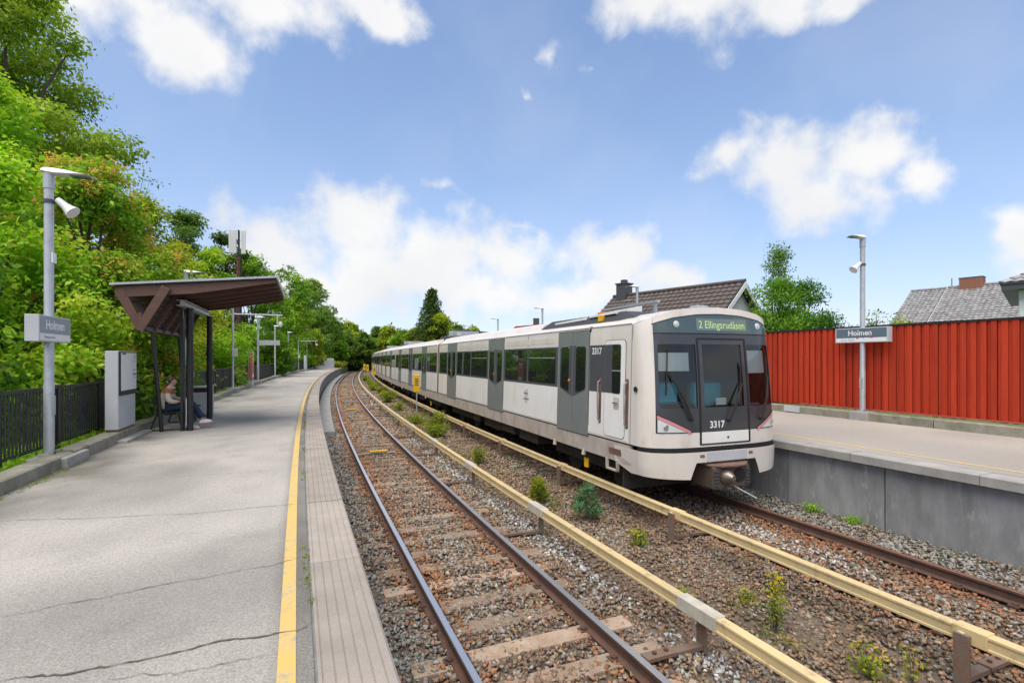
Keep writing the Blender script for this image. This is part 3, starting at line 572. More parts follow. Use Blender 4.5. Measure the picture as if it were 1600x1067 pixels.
def detail(car, front):
    """everything on the two sides of a carriage; each piece is a sub-part"""
    doors = [(-1.75,-3.2),(-6.9,-8.35),(-12.35,-13.8)] if front else [(-2.7,-4.15),(-7.4,-8.85),(-12.2,-13.65)]
    for sg in (-1, 1):
        b = MB(); side(b, sg, [(-LEN+.02,.80),(-.22 if front else -.05,.80),(-.22 if front else -.05,1.165),(-LEN+.02,1.165)], -.06, -.004); b.build('skirt', TSKIRT, car)
        b = MB(); side(b, sg, [(-LEN+.02,1.165),(-.22,1.165),(-.22,1.2),(-LEN+.02,1.2)], -.06, -.012); b.build('rubber_strip', TRUBBER, car)
        bays = [(-.05 if not front else -.42, doors[0][0]), (doors[0][1], doors[1][0]), (doors[1][1], doors[2][0]), (doors[2][1], -LEN+.25)]
        for k, (a, e) in enumerate(bays):
            a -= .03; e += .03
            if not (front and k == 0):
                b = MB(); side(b, sg, strip_poly(e, a, 1.235, 2.085), 0, .006); b.build('side_panel', TWHITE, car)
                b = MB(); side(b, sg, strip_poly(e, a, 2.10, 3.05), 0, .005); b.build('window_band', TBAND, car)
                if not (front and k == 3): 
                    b = MB(); side(b, sg, rr(e+.2, a-.2, 3.14, 3.27, .01), 0, .004); b.build('vent_panel', CREAM, car)
            nw = 2 if abs(a-e) > 2.6 else 1
            if front and k == 0:
                b = MB(); side(b, sg, strip_poly(-1.72, -.56, 2.10, 3.05), 0, .005); b.build('window_band', TBAND, car)
                b = MB(); side(b, sg, strip_poly(-1.72, -.30, 1.235, 2.085), 0, .004); b.build('side_panel', TWHITE, car)
                b = MB(); side(b, sg, rr(-1.12, -.40, 1.26, 3.13, .09), .0, .0085); cd = b.build('cab_door', TWHITE, car)
                b = MB(); side(b, sg, rr(-1.13, -.39, 1.25, 3.14, .095), .0, .007); b.build('door_seal', TRUBBER, car)
                b = MB(); side(b, sg, strip_poly(-1.115, -.80, 2.10, 3.05), 0, .0105); b.build('window_band', TBAND, car)
                b = MB(); side(b, sg, rr(-.84, -.55, 2.10, 3.05, .05), 0, .016); b.build('cab_window', TGLASS, car)
                b = MB(); side(b, sg, rr(-.84, -.55, 2.53, 2.55, .004), 0, .019); b.build('window_bar', GALV, car)
                b = MB(); side(b, sg, rr(-.78, -.58, 1.80, 2.03, .02), 0, .012); b.build('handle_recess', TSKIRT, car)
                b = MB(); b.tube([(-.76, sg*1.59, 1.92), (-.6, sg*1.59, 1.92)], .014, 6); b.build('door_handle', TBAND, car)
                for hx in (-1.28, -.33):
                    b = MB(); side(b, sg, rr(hx-.045, hx+.045, 1.46, 2.40, .04), 0, .0075); b.build('grab_recess', TRUST, car)
                    b = MB(); b.tube([(hx, sg*1.55, 2.33), (hx, sg*1.60, 2.30), (hx, sg*1.605, 1.9), (hx, sg*1.60, 1.54), (hx, sg*1.55, 1.50)], .017, 8); b.build('grab_rail', CHROME, car, True)
                v, f = text_mesh('3317', .19, .002, .004); b = MB()
                b.add([(-1.44+(x if sg < 0 else -x), sg*(W(2.9)+.010+z), 2.92+y) for x, y, z in v], f); b.build('fleet_number', SIGNW, car)
            else:
                w = (abs(a-e)-.25-.15*(nw-1))/nw
                for q in range(nw):
                    wx = a-.125-q*(w+.15); b = MB(); side(b, sg, rr(wx-w-.012, wx+.012, 2.158, 3.012, .06), 0, .007); b.build('window_seal', TRUBBER, car)
                    b = MB(); side(b, sg, rr(wx-w, wx, 2.17, 3.0, .05), 0, .011); b.build('window_pane', TGLASS, car)
                    if q == 0 and nw == 2:
                        b = MB(); side(b, sg, rr(wx-w+.02, wx-.02, 2.78, 2.80, .004), 0, .016); b.build('window_bar', GALV, car)
        for a, e in doors:
            mid = (a+e)/2
            b = MB(); side(b, sg, strip_poly(e-.015, a+.015, 1.125, 3.385), 0, .004); b.build('door_surround', TRUBBER, car)
            for x0, x1, inner in ((mid+.008, a, 0), (e, mid-.008, 1)):
                b = MB(); side(b, sg, strip_poly(x0, x1, 1.14, 3.37), 0, .012); b.build('door_leaf', TDOOR, car)
                ox = x1-.13 if not inner else x0+.13; ix = x0+.16 if not inner else x1-.16; im = x0+.012 if not inner else x1-.012
                b = MB(); side(b, sg, [(ix,3.06),(im,3.06),(im,1.93),(ox,2.10),(ox,2.12),(ix,2.12)] , 0, .014); b.build('door_trim', TBAND, car)
                s_ = 1 if ox > ix else -1
                pp = [(ix+s_*.05,3.04),(ox-s_*.05,3.04),(ox,2.99),(ox,2.16),(ox-s_*.03,2.12),(ix+s_*.03,2.02),(ix,2.05),(ix,2.99)]
                b = MB(); side(b, sg, pp, 0, .018); b.build('door_pane', TGLASS, car)
            b = MB(); b.tube([(mid-.14, sg*(W(2.3)+.012), 2.28), (mid-.14, sg*(W(2.3)+.030), 2.28)], .035, 10); b.build('door_button', ORANGE, car)
        # small fittings under the skirt
        for hx in ([-2.0,-3.4] if front else [-3.,-12.]):
            b = MB(); b.tube([(hx, sg*1.5, .83), (hx, sg*1.52, .70)], .05, 10); b.build('lifting_eye', TSKIRT, car)
    for sg in (-1, 1):
        for sx in ([-.215] if front else [])+[(bays[q][0]+bays[q][1])/2 for q in (1, 2)]:
            b = MB(); side(b, sg, strip_poly(sx-.005, sx+.005, 1.21 if sx == -.215 else 3.07, 3.40), 0, .0035); b.build('panel_seam', TBAND, car)
        b = MB(); b.tube([(-LEN+.1, sg*1.497, 3.425), (-.25, sg*1.497, 3.425)], .009, 6); b.build('rain_gutter', TSKIRT, car)
    # rust-brown car ends and bellows
    b = MB(); sec = [(y*1.004, z) for y, z in section()]; n = len(sec); b.add([(x, y, z) for x in (-LEN-.02, -LEN+.2) for y, z in sec], [(j, j+1, n+j+1, n+j) for j in range(n-1)]); b.build('car_end', TRUST if front else TSKIRT, car)
    b = MB(); b.box(-LEN-.24, -LEN-.01, -1.2, 1.2, 1.0, 3.3); b.build('gangway', TRUBBER, car)
    # underframe boxes, bogies and wheels
    for x0, x1, y1, z0 in ((-4.9,-6.2,1.3,.45),(-6.5,-7.6,1.34,.5),(-7.9,-9.6,1.25,.42),(-9.9,-10.8,1.33,.5)):
        b = MB(); b.box(x1, x0, -y1, y1, z0, 1.15, bev=.02); b.build('equipment_box', TUNDER, car)
    for bx in (-2.6, -12.9):
        b = MB(); b.box(bx-1.5, bx+1.5, -1.16, -.98, .42, .66, bev=.03).box(bx-1.5, bx+1.5, .98, 1.16, .42, .66, bev=.03).box(bx-.25, bx+.25, -1.1, 1.1, .4, .8); b.build('bogie', TUNDER, car)
        for wx in (bx-1.05, bx+1.05):
            for sg in (-1, 1):
                b = MB(); b.tube([(wx, sg*.69, .38), (wx, sg*.82, .38)], .39, 24); b.build('wheel', TUNDER, car)
    b = MB(); b.box(-2.1, -1.95, -1.45, -1.42, .42, .62); b.build('warning_plate', YEL, car)
    # roof: slim fairings, black equipment shroud
    for sg in (-1, 1):
        b = MB(); b.add([(x, sg*y, z) for x in (-15.3, -4.6 if front else -1.2) for y, z in ((1.36,3.50),(1.22,3.66),(.95,3.74),(.95,3.6))], [(0,1,5,4),(1,2,6,5),(2,3,7,6),(0,3,2,1),(4,5,6,7)]); b.build('roof_fairing', CREAM, car)
cars = []
train = thing('metro_train', 'white and grey metro train with dark cab front standing at the platform', 'train', trk(8.25, 5.75, 0), 0)
def car_frame(s):
    p0, p1 = trk(s, 5.75), trk(s+LEN, 5.75); d = (p0-p1).normalized(); return p0, math.atan2(d.y, d.x)
bs1 = build_shell(True).build('carriage', CREAM, None, True); detail(bs1, True)
bs2 = build_shell(False).build('carriage', CREAM, None, True); detail(bs2, False)
tag(bs1, 'leading carriage with the driving cab'); 
for k in range(6):
    o = bs1 if k == 0 else bs2 if k == 1 else copy_tree(bs2)
    p, a = car_frame(8.25+15.85*k); o.location = p; o.rotation_euler = (0, 0, a); wchild(o, train)
def nose():
    car = bs1
    # bumper with the cut-out for the coupler
    def zb(c): return float(np.interp(abs(c), [0,.44,.53,1], [.93,.93,.64,.68]))
    cs = [-1,-.995,-.985,-.965,-.94,-.9,-.8,-.7,-.6,-.53,-.485,-.44,-.36,-.2,0,.2,.36,.44,.485,.53,.6,.7,.8,.9,.94,.965,.985,.995,1]
    b = MB(); fpatch(b, 0, 0, zb, 1.12, cs=cs, nz=4, out=.03)
    for sg in (-1, 1):
        v = [Sf(sg, z, .03) for z in (.68,.9,1.12)]+[(-.25, sg*W(z), z) for z in (.66,.9,1.12)]+[(-.75, sg*W(.9), .80),(-.75, sg*W(.9), .95),(-.75, sg*W(1.12), 1.12)]; b.add(v, [(0,1,4,3),(1,2,5,4),(3,4,7,6),(4,5,8,7)])
    b.build('bumper', CREAM, car, True)
    b = MB(); fpatch(b, 0, 0, 1.12, 1.2, cs=cs, nz=2, out=.002); b.build('rubber_strip', TRUBBER, car, True)
    b = MB(); fpatch(b, -.30, .30, .94, 1.11, 8, 2, .036, th=.01); b.build('bumper_plate', LGREY, car)
    for c in (-.36, .36):
        b = MB(); fpatch(b, c-.03, c+.03, 1.02, 1.07, 2, 1, .036, th=.01); b.build('bumper_lamp', TRUST, car)
    # dark mask tiled round three windscreens
    cb = [-.89,-.855,-.395,-.345,-.30,.30,.345,.395,.855,.89]; zbk = [1.46,1.90,3.03,3.22]; b = MB()
    for i in range(9):
        for j in range(3):
            if j == 1 and i in (1, 4, 7): continue
            fpatch(b, cb[i], cb[i+1], zbk[j], zbk[j+1], 4, 4)
    b.build('mask', TMASK, car, True)
    b = MB()
    for i0, i1 in ((1, 2), (4, 5), (7, 8)):      # reveals
        c0, c1, z0, z1 = cb[i0], cb[i1], 1.90, 3.03; ring = [(c0+(c1-c0)*q/6, z0) for q in range(7)]+[(c1, z0+(z1-z0)*q/6) for q in range(1, 7)]+[(c1-(c1-c0)*q/6, z1) for q in range(1, 7)]+[(c0, z1-(z1-z0)*q/6) for q in range(1, 6)]
        n = len(ring); b.add([Sf(c, z) for c, z in ring]+[Sf(c, z, -.05) for c, z in ring], [(q, (q+1) % n, n+(q+1) % n, n+q) for q in range(n)])
    b.build('window_reveals', TRUBBER, car)
    G = glassmat('windscreen_glass', (.90,.95,.93), .02)
    for c0, c1 in ((cb[1], cb[2]), (cb[4], cb[5]), (cb[7], cb[8])):
        b = MB(); fpatch(b, c0, c1, 1.90, 3.03, 6, 5, -.012); b.build('windscreen', G, car, True)
    # door frame lines in the middle
    b = MB()
    for c in (-.365, .365):
        fpatch(b, c-.012, c+.012, 1.24, 3.14, 1, 12, .008, th=.008)
    fpatch(b, -.365, .365, 3.12, 3.15, 8, 1, .008, th=.008); fpatch(b, -.365, .365, 1.235, 1.255, 8, 1, .008, th=.008); b.build('end_door_seal', TRUBBER, car)
    b = MB(); fpatch(b, -.35, .35, 1.262, 1.455, 8, 2, .005, th=.006); b.build('end_door_panel', TWHITE, car)
    b = MB(); b.tube([Sf(.03, 1.35), Sf(.03, 1.35, .015)], .02, 8); b.build('lock', TRUBBER, car)
    # destination header
    b = MB(); fpatch(b, -.89, .89, 3.235, lambda c: ztop(c)-.135, 24, 4, .003); b.build('header_glass', DGLASS, car, True)
    b = MB(); fpatch(b, -.90, .90, lambda c: ztop(c)-.137, lambda c: ztop(c)-.120, 24, 1, .006, th=.006); fpatch(b, -.89, .89, 3.218, 3.237, 12, 1, .006, th=.006); b.build('header_seal', TRUBBER, car)
    b = MB(); fpatch(b, -.36, .43, 3.285, 3.505, 10, 2, .007); b.build('destination_display', LEDBG, car)
    v, f = text_mesh('2 Ellingsrudåsen', .185, .001, .0); b = MB(); xs = [p[0] for p in v]; wd = max(xs)-min(xs); k = 1.10/wd
    b.add([Sf((.035*1.56+x*k)/1.54, 3.385+y*1.05, .011+z) for x, y, z in v], f); b.build('destination_text', LEDT, car)
    for c in (-.63, .64):
        p = Sf(c, 3.39, .004); b = MB(); b.tube([p, (p[0]+.012, p[1], p[2])], [.062, .055], 16); b.tube([(p[0]+.01, p[1], p[2]), (p[0]+.02, p[1], p[2])], [.045, .03], 12); b.build('marker_lamp', LAMPG, car)
    # headlamps in the lower corners of the mask with the pink stripe
    for sg in (-1, 1):
        top = lambda c: float(np.interp(abs(c), [.46,.885], [1.475,1.79]))
        cs2 = [sg*(.48+(.885-.48)*i/8) for i in range(9)]
        b = MB(); fpatch(b, 0, 0, 1.462, top, cs=cs2, nz=4, out=.005); b.build('lamp_housing', TRUBBER, car)
        cs3 = [sg*(.53+(.875-.53)*i/8) for i in range(9)]
        b = MB(); fpatch(b, 0, 0, 1.478, lambda c: max(1.485, top(c)-.075), cs=cs3, nz=3, out=.009); b.build('headlamp_cover', LAMPG, car)
        p = Sf(sg*.79, 1.565, .01); b = MB(); b.tube([p, (p[0]+.014, p[1], p[2])], [.055, .05], 14); b.build('headlamp', CHROME, car)
        b = MB(); fpatch(b, 0, 0, lambda c: top(c)-.068, lambda c: top(c)-.012, cs=[sg*(.50+(.88-.50)*i/8) for i in range(9)], nz=1, out=.011); b.build('pink_stripe', PINK, car)
    # wipers
    for (c0, z0), (c1, z1) in (((-.50,1.70),(-.77,2.55)), ((.03,1.66),(.255,2.32)), ((.55,1.66),(.74,2.45))):
        b = MB()
        for d in (-.012, .012): b.tube([Sf(c0+d, z0, .05), Sf((c0+c1)/2+d, (z0+z1)/2, .075), Sf(c1, z1, .04)], .011, 6)
        b.tube([Sf(c0, z0, .0), Sf(c0, z0, .07)], .03, 8); b.tube([Sf(c1-.02, z1-.42, .02), Sf(c1+.01, z1+.38, .02)], .012, 6); b.build('wiper', TRUBBER, car)
    v, f = text_mesh('3317', .17, .001, .004); b = MB(); b.add([Sf((-.20+x)/1.56, 1.585+y, .006+z) for x, y, z in v], f); b.build('fleet_number', SIGNW, car)
    # cab interior seen through the glass
    b = MB(); b.box(-1.75, -1.7, -1.5, 1.5, 1.2, 3.45); b.build('cab_bulkhead', TMASK, car)
    b = MB(); b.box(-.35, .22, -1.25, -.42, 1.22, 1.95, bev=.05).box(-.3, .2, .45, 1.2, 1.22, 1.93, bev=.05); b.build('driver_desk', TMASK, car)
    b = MB(); b.box(-.50, -.22, -1.22, -.45, 1.5, 2.32, bev=.10); b.build('seat_back', TEAL, car)
    b = MB(); b.box(-.70, -.45, .12, .85, 1.5, 2.30, bev=.10); b.build('seat_back', TEAL, car)
    for c0, c1, z0 in ((-.84,-.46,2.55),(.41,.845,2.5)):
        b = MB(); fpatch(b, c0, c1, z0, 2.93 if c0 > 0 else 2.88, 4, 2, -.09); b.build('sun_blind', BLIND, car)
    b = MB(); fpatch(b, -.10, .06, 1.93, 2.06, 3, 1, -.06); b.build('paper_notice', BLIND, car)
    # coupler
    COUP = mat('coupler_iron', (.10,.09,.075), .55, metal=.3, col2=(.13,.085,.06), nscale=8, fine=.2, fscale=40)
    b = MB(); b.box(.12, .66, -.42, .42, .46, .86, bev=.03).tube([(.64, -.14, .68), (.70, -.14, .68)], .14, 16); b.build('coupler_head', COUP, car)
    b = MB(); b.tube([(.66, -.14, .68), (.76, -.14, .68), (.85, -.14, .68)], [.125, .105, .045], 16); b.build('coupler_cone', mat('worn_iron', (.26,.22,.19), .4, metal=.7), car, True)
    b = MB(); b.tube([(.64, .17, .68), (.672, .17, .68)], .13, 18); b.build('coupler_cup', TRUBBER, car)
    b = MB(); pl = [(.20,-.44),(.58,-.46),(.74,-.26),(.79,0),(.74,.26),(.58,.46),(.20,.44)]; b.prism(pl, 'z', .865, .89); b.build('coupler_cover', TRUST, car)
    for y in (-.30, .30):
        for q in range(5):
            b = MB(); b.box(.655, .68, y*1.2-.055, y*1.2+.055, .52+.06*q, .55+.06*q); b.build('contact_bar', DGREY, car)
    b = MB(); b.tube([(.62,.05,.5),(.8,.1,.44),(.95,.28,.32)], .011, 6); b.build('release_cable', GALV, car)
    b = MB(); b.box(-2.2, .2, -.18, .18, .55, .9); b.build('drawbar', TUNDER, car)
    b = MB(); b.box(-.7, -.65, -1.4, 1.4, .25, .95); b.build('obstacle_deflector', TUNDER, car)
    # step and jack pocket behind the nose
    b = MB(); b.box(-1.05, -.65, -1.56, -1.50, .60, .63).box(-1.05, -1.02, -1.56, -1.50, .60, .82).box(-.68, -.65, -1.56, -1.50, .60, .82); b.build('foot_step', TSKIRT, car)
    b = MB(); side(b, -1, rr(-.95, -.52, .92, 1.04, .03), -.01, .004); b.build('jack_pocket', TRUST, car)
    p = (-.02, -1.555, 2.05); b = MB(); b.tube([(-.05,-1.545,2.22),(-.05,-1.565,2.22)], .05, 10); b.build('socket', TRUBBER, car)
    # hash-like operator mark on the side
    for hx, z0, z1 in ((-5.16,1.58,1.92),(-5.04,1.55,1.95)):
        b = MB(); side(b, -1, [(hx-.018,z0),(hx+.018,z0),(hx+.018,z1),(hx-.018,z1)], .004, .0085); b.build('operator_mark', TDOOR, car)
    for z, a, e in ((1.83,-5.28,-4.98),(1.68,-5.28,-4.92)):
        b = MB(); side(b, -1, [(a,z-.018),(e,z-.018),(e,z+.018),(a,z+.018)], .004, .009); b.build('operator_mark', TDOOR, car)
    # roof gear of the leading carriage
    b = MB(); b.add([(x, y, z) for x, sc2 in ((-4.7,.0),(-4.2,1),(-.9,1),(-.55,.3)) for y, z in ((-1.33,3.52),(-1.2,3.52+.2*sc2),(1.2,3.52+.2*sc2),(1.33,3.52))], [(i*4+j, i*4+j+1, i*4+5+j, i*4+4+j) for i in range(3) for j in range(3)]); b.build('roof_shroud', TROOF, car)
    for x0, x1, dz in ((-3.9,-2.35,0),(-2.2,-1.15,.05)):
        b = MB(); b.add([(x0,-1.27,3.66+dz),(x1,-1.27,3.70+dz),(x1,-.62,3.82+dz),(x0,-.62,3.78+dz),(x0,-1.27,3.62+dz),(x1,-1.27,3.64+dz),(x1,-.62,3.6),(x0,-.62,3.6)], [(0,1,2,3),(0,1,5,4),(1,2,6,5),(0,3,7,4),(3,2,6,7)]); b.build('roof_panel', TWHITE, car)
        b = MB(); b.add([(x0,.62,3.78+dz),(x1,.62,3.82+dz),(x1,1.27,3.70+dz),(x0,1.27,3.66+dz),(x0,.62,3.6),(x1,.62,3.6),(x1,1.27,3.64+dz),(x0,1.27,3.62+dz)], [(0,1,2,3),(0,1,5,4),(1,2,6,5),(2,3,7,6),(0,3,7,4)]); b.build('roof_panel', TWHITE, car)
    b = MB(); b.box(-3.2,-1.0,-.35,-.28,3.94,3.99).box(-3.2,-3.13,-.34,-.29,3.6,3.94).box(-1.15,-1.08,-.34,-.29,3.6,3.94); b.build('roof_bar', GALV, car)
    b = MB(); b.box(-3.05,-2.85,-.55,-.42,3.80,3.89,bev=.01); b.build('roof_beacon', ORANGE, car)
    b = MB(); b.box(-1.72,-1.58,-1.33,-1.24,3.56,3.68); b.build('roof_box', YEL, car)
    b = MB(); b.box(-.75,-.5,.25,.55,3.68,3.86,bev=.04); b.build('roof_horn', GALV, car)
nose()
for k in (1, 2, 3):                              # grey pods where carriages meet
    c = [o for o in train.children][k]
    b = MB(); b.box(-2.2, -.4, -.95, .95, 3.66, 3.86, bev=.06); b.build('roof_shroud', TROOF, c)
    b = MB(); b.box(-1.0, -.95, -.75, .75, 3.86, 4.12).box(-.7, -.4, -.5, -.3, 3.86, 4.05); b.build('roof_aerial', GALV, c)

# ------------------------------------------------------------------ platform furniture (local: +X towards the track, +Y along the line away from the camera)
def lathe(mb, p, d, prof, n=16, mi=0):           # prof: (distance along d, radius)
    p = Vector(p); d = Vector(d).normalized(); mb.tube([p+d*t for t, r in prof], [r for t, r in prof], n, mi)
def lamp_head(t, h, L=.62):
    b = MB(); secs = []
    for x, w, zt, zb in ((-.09,.06,.06,.01),(-.04,.08,.08,-.005),(.08,.095,.08,-.02),(.24,.105,.065,-.012),(.40,.105,.04,.0),(.52,.085,.018,-.0),(L-.02,.03,.0,-.010)):
        secs.append([(x,-w,h+zb+.02),(x,-w*.6,h+zt),(x,w*.6,h+zt),(x,w,h+zb+.02),(x,w*.6,h+zb),(x,-w*.6,h+zb)])
    v = [p for q in secs for p in q]; b.add(v, [(i*6+j, i*6+(j+1) % 6, (i+1)*6+(j+1) % 6, (i+1)*6+j) for i in range(len(secs)-1) for j in range(6)]+[tuple(range(6)), tuple(6*(len(secs)-1)+j for j in range(6))])
    hd = b.build('lamp_head', WHITEP, t, True); b = MB(); b.box(.28, .54, -.07, .07, h-.018, h-.006); b.build('lens', DGLASS, hd)
def name_sign(t, z0, z1, half, slate, small):
    b = MB(); b.box(-.085, .085, -half, half, z0, z1, bev=.008); sg = b.build('sign_box', LGREY, t)
    for sx in (-1, 1):
        b = MB(); x0, x1 = sorted((sx*.0855, sx*.0885)); b.box(x0, x1, -half+.035, half-.035, z0+.13, z1-.022); b.build('sign_face', slate, sg)
        b = MB(); b.box(x0, x1, -half+.035, half-.035, z0+.02, z0+.125); b.build('sign_strip', SIGNW, sg)
        v, f = text_mesh('Holmen', .20, .001, .004); b = MB(); b.add([(sx*(.090+z), sx*(x-.02), (z0+.13+z1-.022)/2+y) for x, y, z in v], f); b.build('station_name', SIGNW, sg)
        v, f = text_mesh(small, .055, .001, .0, 'LEFT'); b = MB(); b.add([(sx*(.090+z), sx*(x-half+.16), z0+.072+y) for x, y, z in v], f); b.build('direction_text', TXTG, sg)
    return sg
def horn(t, z, tilt=-.75):
    b = MB(); d = Vector((math.cos(tilt), -.15, math.sin(tilt))); lathe(b, (.13, 0, z), d, [(-.04,.02),(-.03,.05),(.05,.055),(.12,.062),(.20,.085),(.26,.112),(.265,.108),(.15,.045)], 18); hn = b.build('loudspeaker', WHITEP, t, True)
    b = MB(); b.tube([(0,0,z-.02),(.14,0,z-.03),(.2,-.02,z-.1)], .012, 6); b.tube([(0,0,z-.05),(0,0,z+.01)], .074, 14); b.build('bracket', DGREY, hn)
def lamp_post(s, off, z, label, h=4.23, flip=False, r=.063, sign=None, hornz=None, grp='platform lamp posts', slate=SLATE, half=.71):
    t = thing('lamp_post', label, 'lamp post', trk(s, off, z), heading(s)+(math.pi if flip else 0), grp)
    b = MB(); b.tube([(0,0,.012),(0,0,1.1),(0,0,1.12),(0,0,h-.22)], [r*1.08,r*1.08,r,r*.95], 16).tube([(0,0,h-.24),(0,0,h+.01)], r*1.12, 16); b.build('pole', GALV, t, True)
    b = MB(); b.box(-.15, .15, -.15, .15, 0, .018); pl = b.build('base_plate', GALV, t)
    for x in (-.115, .115):
        for y in (-.115, .115):
            b = MB(); b.tube([(x,y,.016),(x,y,.06)], .014, 6); b.build('bolt', DGREY, pl)
    b = MB(); b.box(r*.9, r*1.14, -.045, .045, .62, .92, bev=.006); b.build('service_door', GALV, t)
    lamp_head(t, h)
    if sign: name_sign(t, sign[0], sign[1], half, slate, sign[2])
    if hornz: horn(t, hornz)
    return t
L1 = lamp_post(10.75, -5.06, PZ+.165, 'tall grey lamp post with a Holmen sign and loudspeaker beside the black railing', 4.40, sign=(1.76,2.16,'Retning sentrum'), hornz=3.98, slate=SLATE2, half=.55)
b = MB(); b.box(.055, .075, -.07, .06, 3.0, 3.16); b.build('sticker', WHITEP, L1)
lamp_post(19.6, -4.95, PZ+.215, 'grey lamp post rising behind the brown shelter roof', 4.2)
L3 = thing('camera_post', 'slim grey post with a long side arm carrying a white camera, past the shelter', 'post', trk(29.1, -4.95, PZ+.215), heading(29), 'camera posts with side arms')
def campost(t, h=3.95, arm=2.25):
    b = MB(); b.tube([(0,0,0),(0,0,h)], .055, 12); b.build('pole', GALV, t, True); b = MB(); b.box(-.14,.14,-.14,.14,0,.02); b.build('base_plate', GALV, t)
    b = MB(); b.tube([(0,0,h-.30),(arm,0,h-.30)], .035, 10); b.build('arm', GALV, t)
    b = MB(); b.tube([(arm-.25,0,h-.3),(arm-.25,0,h-.75),(arm-.12,0,h-.85)], .022, 8); lathe(b, (arm-.1,0,h-.62), (0,0,-1), [(0,.07),(.1,.1),(.2,.1),(.28,.05)], 14); b.build('camera', WHITEP, t, True)
    b = MB(); b.box(-.02,.22,-.09,-.05,1.55,1.95,bev=.01); b.build('control_box', LGREY, t)
campost(L3)
t = lamp_post(38.6, -4.95, PZ+.215, 'grey lamp post beyond the red information pillar with a sign panel at its side', 4.2)
b = MB(); b.box(.06, 1.35, -.06, .06, 2.35, 2.68, bev=.01); sg = b.build('sign_panel', LGREY, t)
lamp_post(48.4, -4.95, PZ+.215, 'grey lamp post right after the sign panel post', 4.2)
t = thing('camera_post', 'far slim grey post with a side arm, well down the platform', 'post', trk(69.2, -4.95, PZ+.2), heading(69), 'camera posts with side arms'); campost(t)
lamp_post(59, -4.95, PZ+.2, 'grey lamp post halfway to the far platform end', 4.2)
lamp_post(79.8, -4.95, PZ+.2, 'third lamp post from the far platform end', 4.2)
lamp_post(88.0, -4.95, PZ+.2, 'second lamp post from the far platform end', 4.2)
lamp_post(94.5, -4.95, PZ+.2, 'last lamp post at the far platform end', 4.2)
L = lamp_post(9.9, 12.72, PZ+.235, 'grey lamp post with a Holmen sign in front of the red fence', 4.70, flip=True, r=.066, sign=(1.87,2.27,'Retning   Østerås'), hornz=4.0, grp='lamp posts on the far platform')
g2 = random.Random(4)
sgn = [c for c in L.children if c.name.startswith('sign_box')][0]
for q in range(16):
    y0 = g2.choice((.22,.30,.05,-.10,.42)); z0 = 1.87+g2.choice((.28,.30,.14,.15,.13)); b = MB(); p = [(.092, y0+i*.012+g2.uniform(-.02,.02), z0+g2.uniform(-.035,.035)) for i in range(5)]; b.tube(p, .0035, 4); b.build('graffiti_stroke', GRAF, sgn)
for s, l in ((20.5,'lamp post behind the train roof in front of the brown-roofed house'),(31.5,'lamp post above the train near the red roof'),(41.2,'lamp post above the train by the dark canopy'),(50.9,'farthest lamp post above the train roof')):
    lamp_post(s, 12.75, PZ+.2, l, 4.75, flip=True, grp='lamp posts on the far platform')

# information kiosk
t = thing('information_kiosk', 'light grey information kiosk with a framed map beside the railing', 'kiosk', trk(13.5, -4.90, PZ+.06), heading(13.5))
b = MB(); b.box(-.09, .09, -.52, .52, 0, .19); b.build('base', STEELR, t)
b = MB(); b.box(-.11, .11, -.55, .55, .19, 1.76, bev=.012); b.build('cabinet', LGREY, t)
b = MB(); b.box(.111, .135, -.52, .535, .86, 1.75, bev=.006); fr = b.build('map_frame', BLACK, t)
b = MB(); b.box(.1355, .138, -.47, .51, .96, 1.725); mp = b.build('map_sheet', SIGNW, fr)
MAPC = [mat('map_teal', (.45,.62,.58), .6), mat('map_grey', (.55,.58,.60), .6), mat('map_blue', (.10,.25,.42), .6), mat('map_brown', (.45,.25,.15), .6), mat('map_pale', (.62,.66,.67), .6)]
g2 = random.Random(9)
for q in range(14):
    a, z = g2.uniform(-.43,.02), g2.uniform(1.0,1.68); b = MB(); b.tube([(.1388, a, z), (.1388, a+g2.uniform(.05,.25), z+g2.uniform(-.12,.12))], .003, 4); b.build('map_line', MAPC[g2.choice((0,1,4))], mp)
for z, c, h in ((1.54,3,.014),(1.36,2,.018),(1.25,2,.05),(1.20,2,.012)):
    b = MB(); b.box(.1385, .1393, .26, .47, z, z+h); b.build('map_block', MAPC[c], mp)
for q in range(18):
    z = 1.0+q*.038; b = MB(); b.box(.1385, .1392, .25, .47-g2.uniform(0,.12), z, z+.008); b.build('map_text_line', MAPC[1], mp)
b = MB(); b.box(.1385, .1393, -.40, -.18, 1.69, 1.72).box(.1385,.1393,.38,.42,1.6,1.68); b.build('map_title', BLACK, mp)

# red information pillar and grey pillar further on
t = thing('information_pillar', 'narrow information pillar with a red poster face, past the shelter', 'pillar', trk(34.8, -4.85, PZ), heading(34.8))
b = MB(); b.box(-.10, .10, -.40, .40, 0, 2.1, bev=.01); b.build('casing', LGREY, t)
POST = mat('red_poster', (.50,.09,.05), .5, col2=(.42,.16,.11), nscale=4)
for y in (-.4035, ):
    b = MB(); b.box(-.08, .09, y, y+.003, .35, 2.0); b.build('poster', POST, t)
b = MB(); b.box(.1005, .1035, -.37, .37, .35, 2.0); b.build('poster', POST, t)
b = MB(); b.box(.104, .106, -.28, .28, 1.62, 1.72).box(.104,.106,-.28,.1,1.45,1.5).box(.104,.106,-.28,.2,.55,.75); b.build('poster_text', SIGNW, t)
t = thing('information_pillar', 'plain grey pillar standing far down the platform', 'pillar', trk(76.1, -4.8, PZ), heading(76)); b = MB(); b.box(-.15,.15,-.4,.4,0,2.1,bev=.02); b.build('casing', LGREY, t); b = MB(); b.box(.15,.154,-.35,.35,.4,2.0); b.build('poster', SIGNW, t)
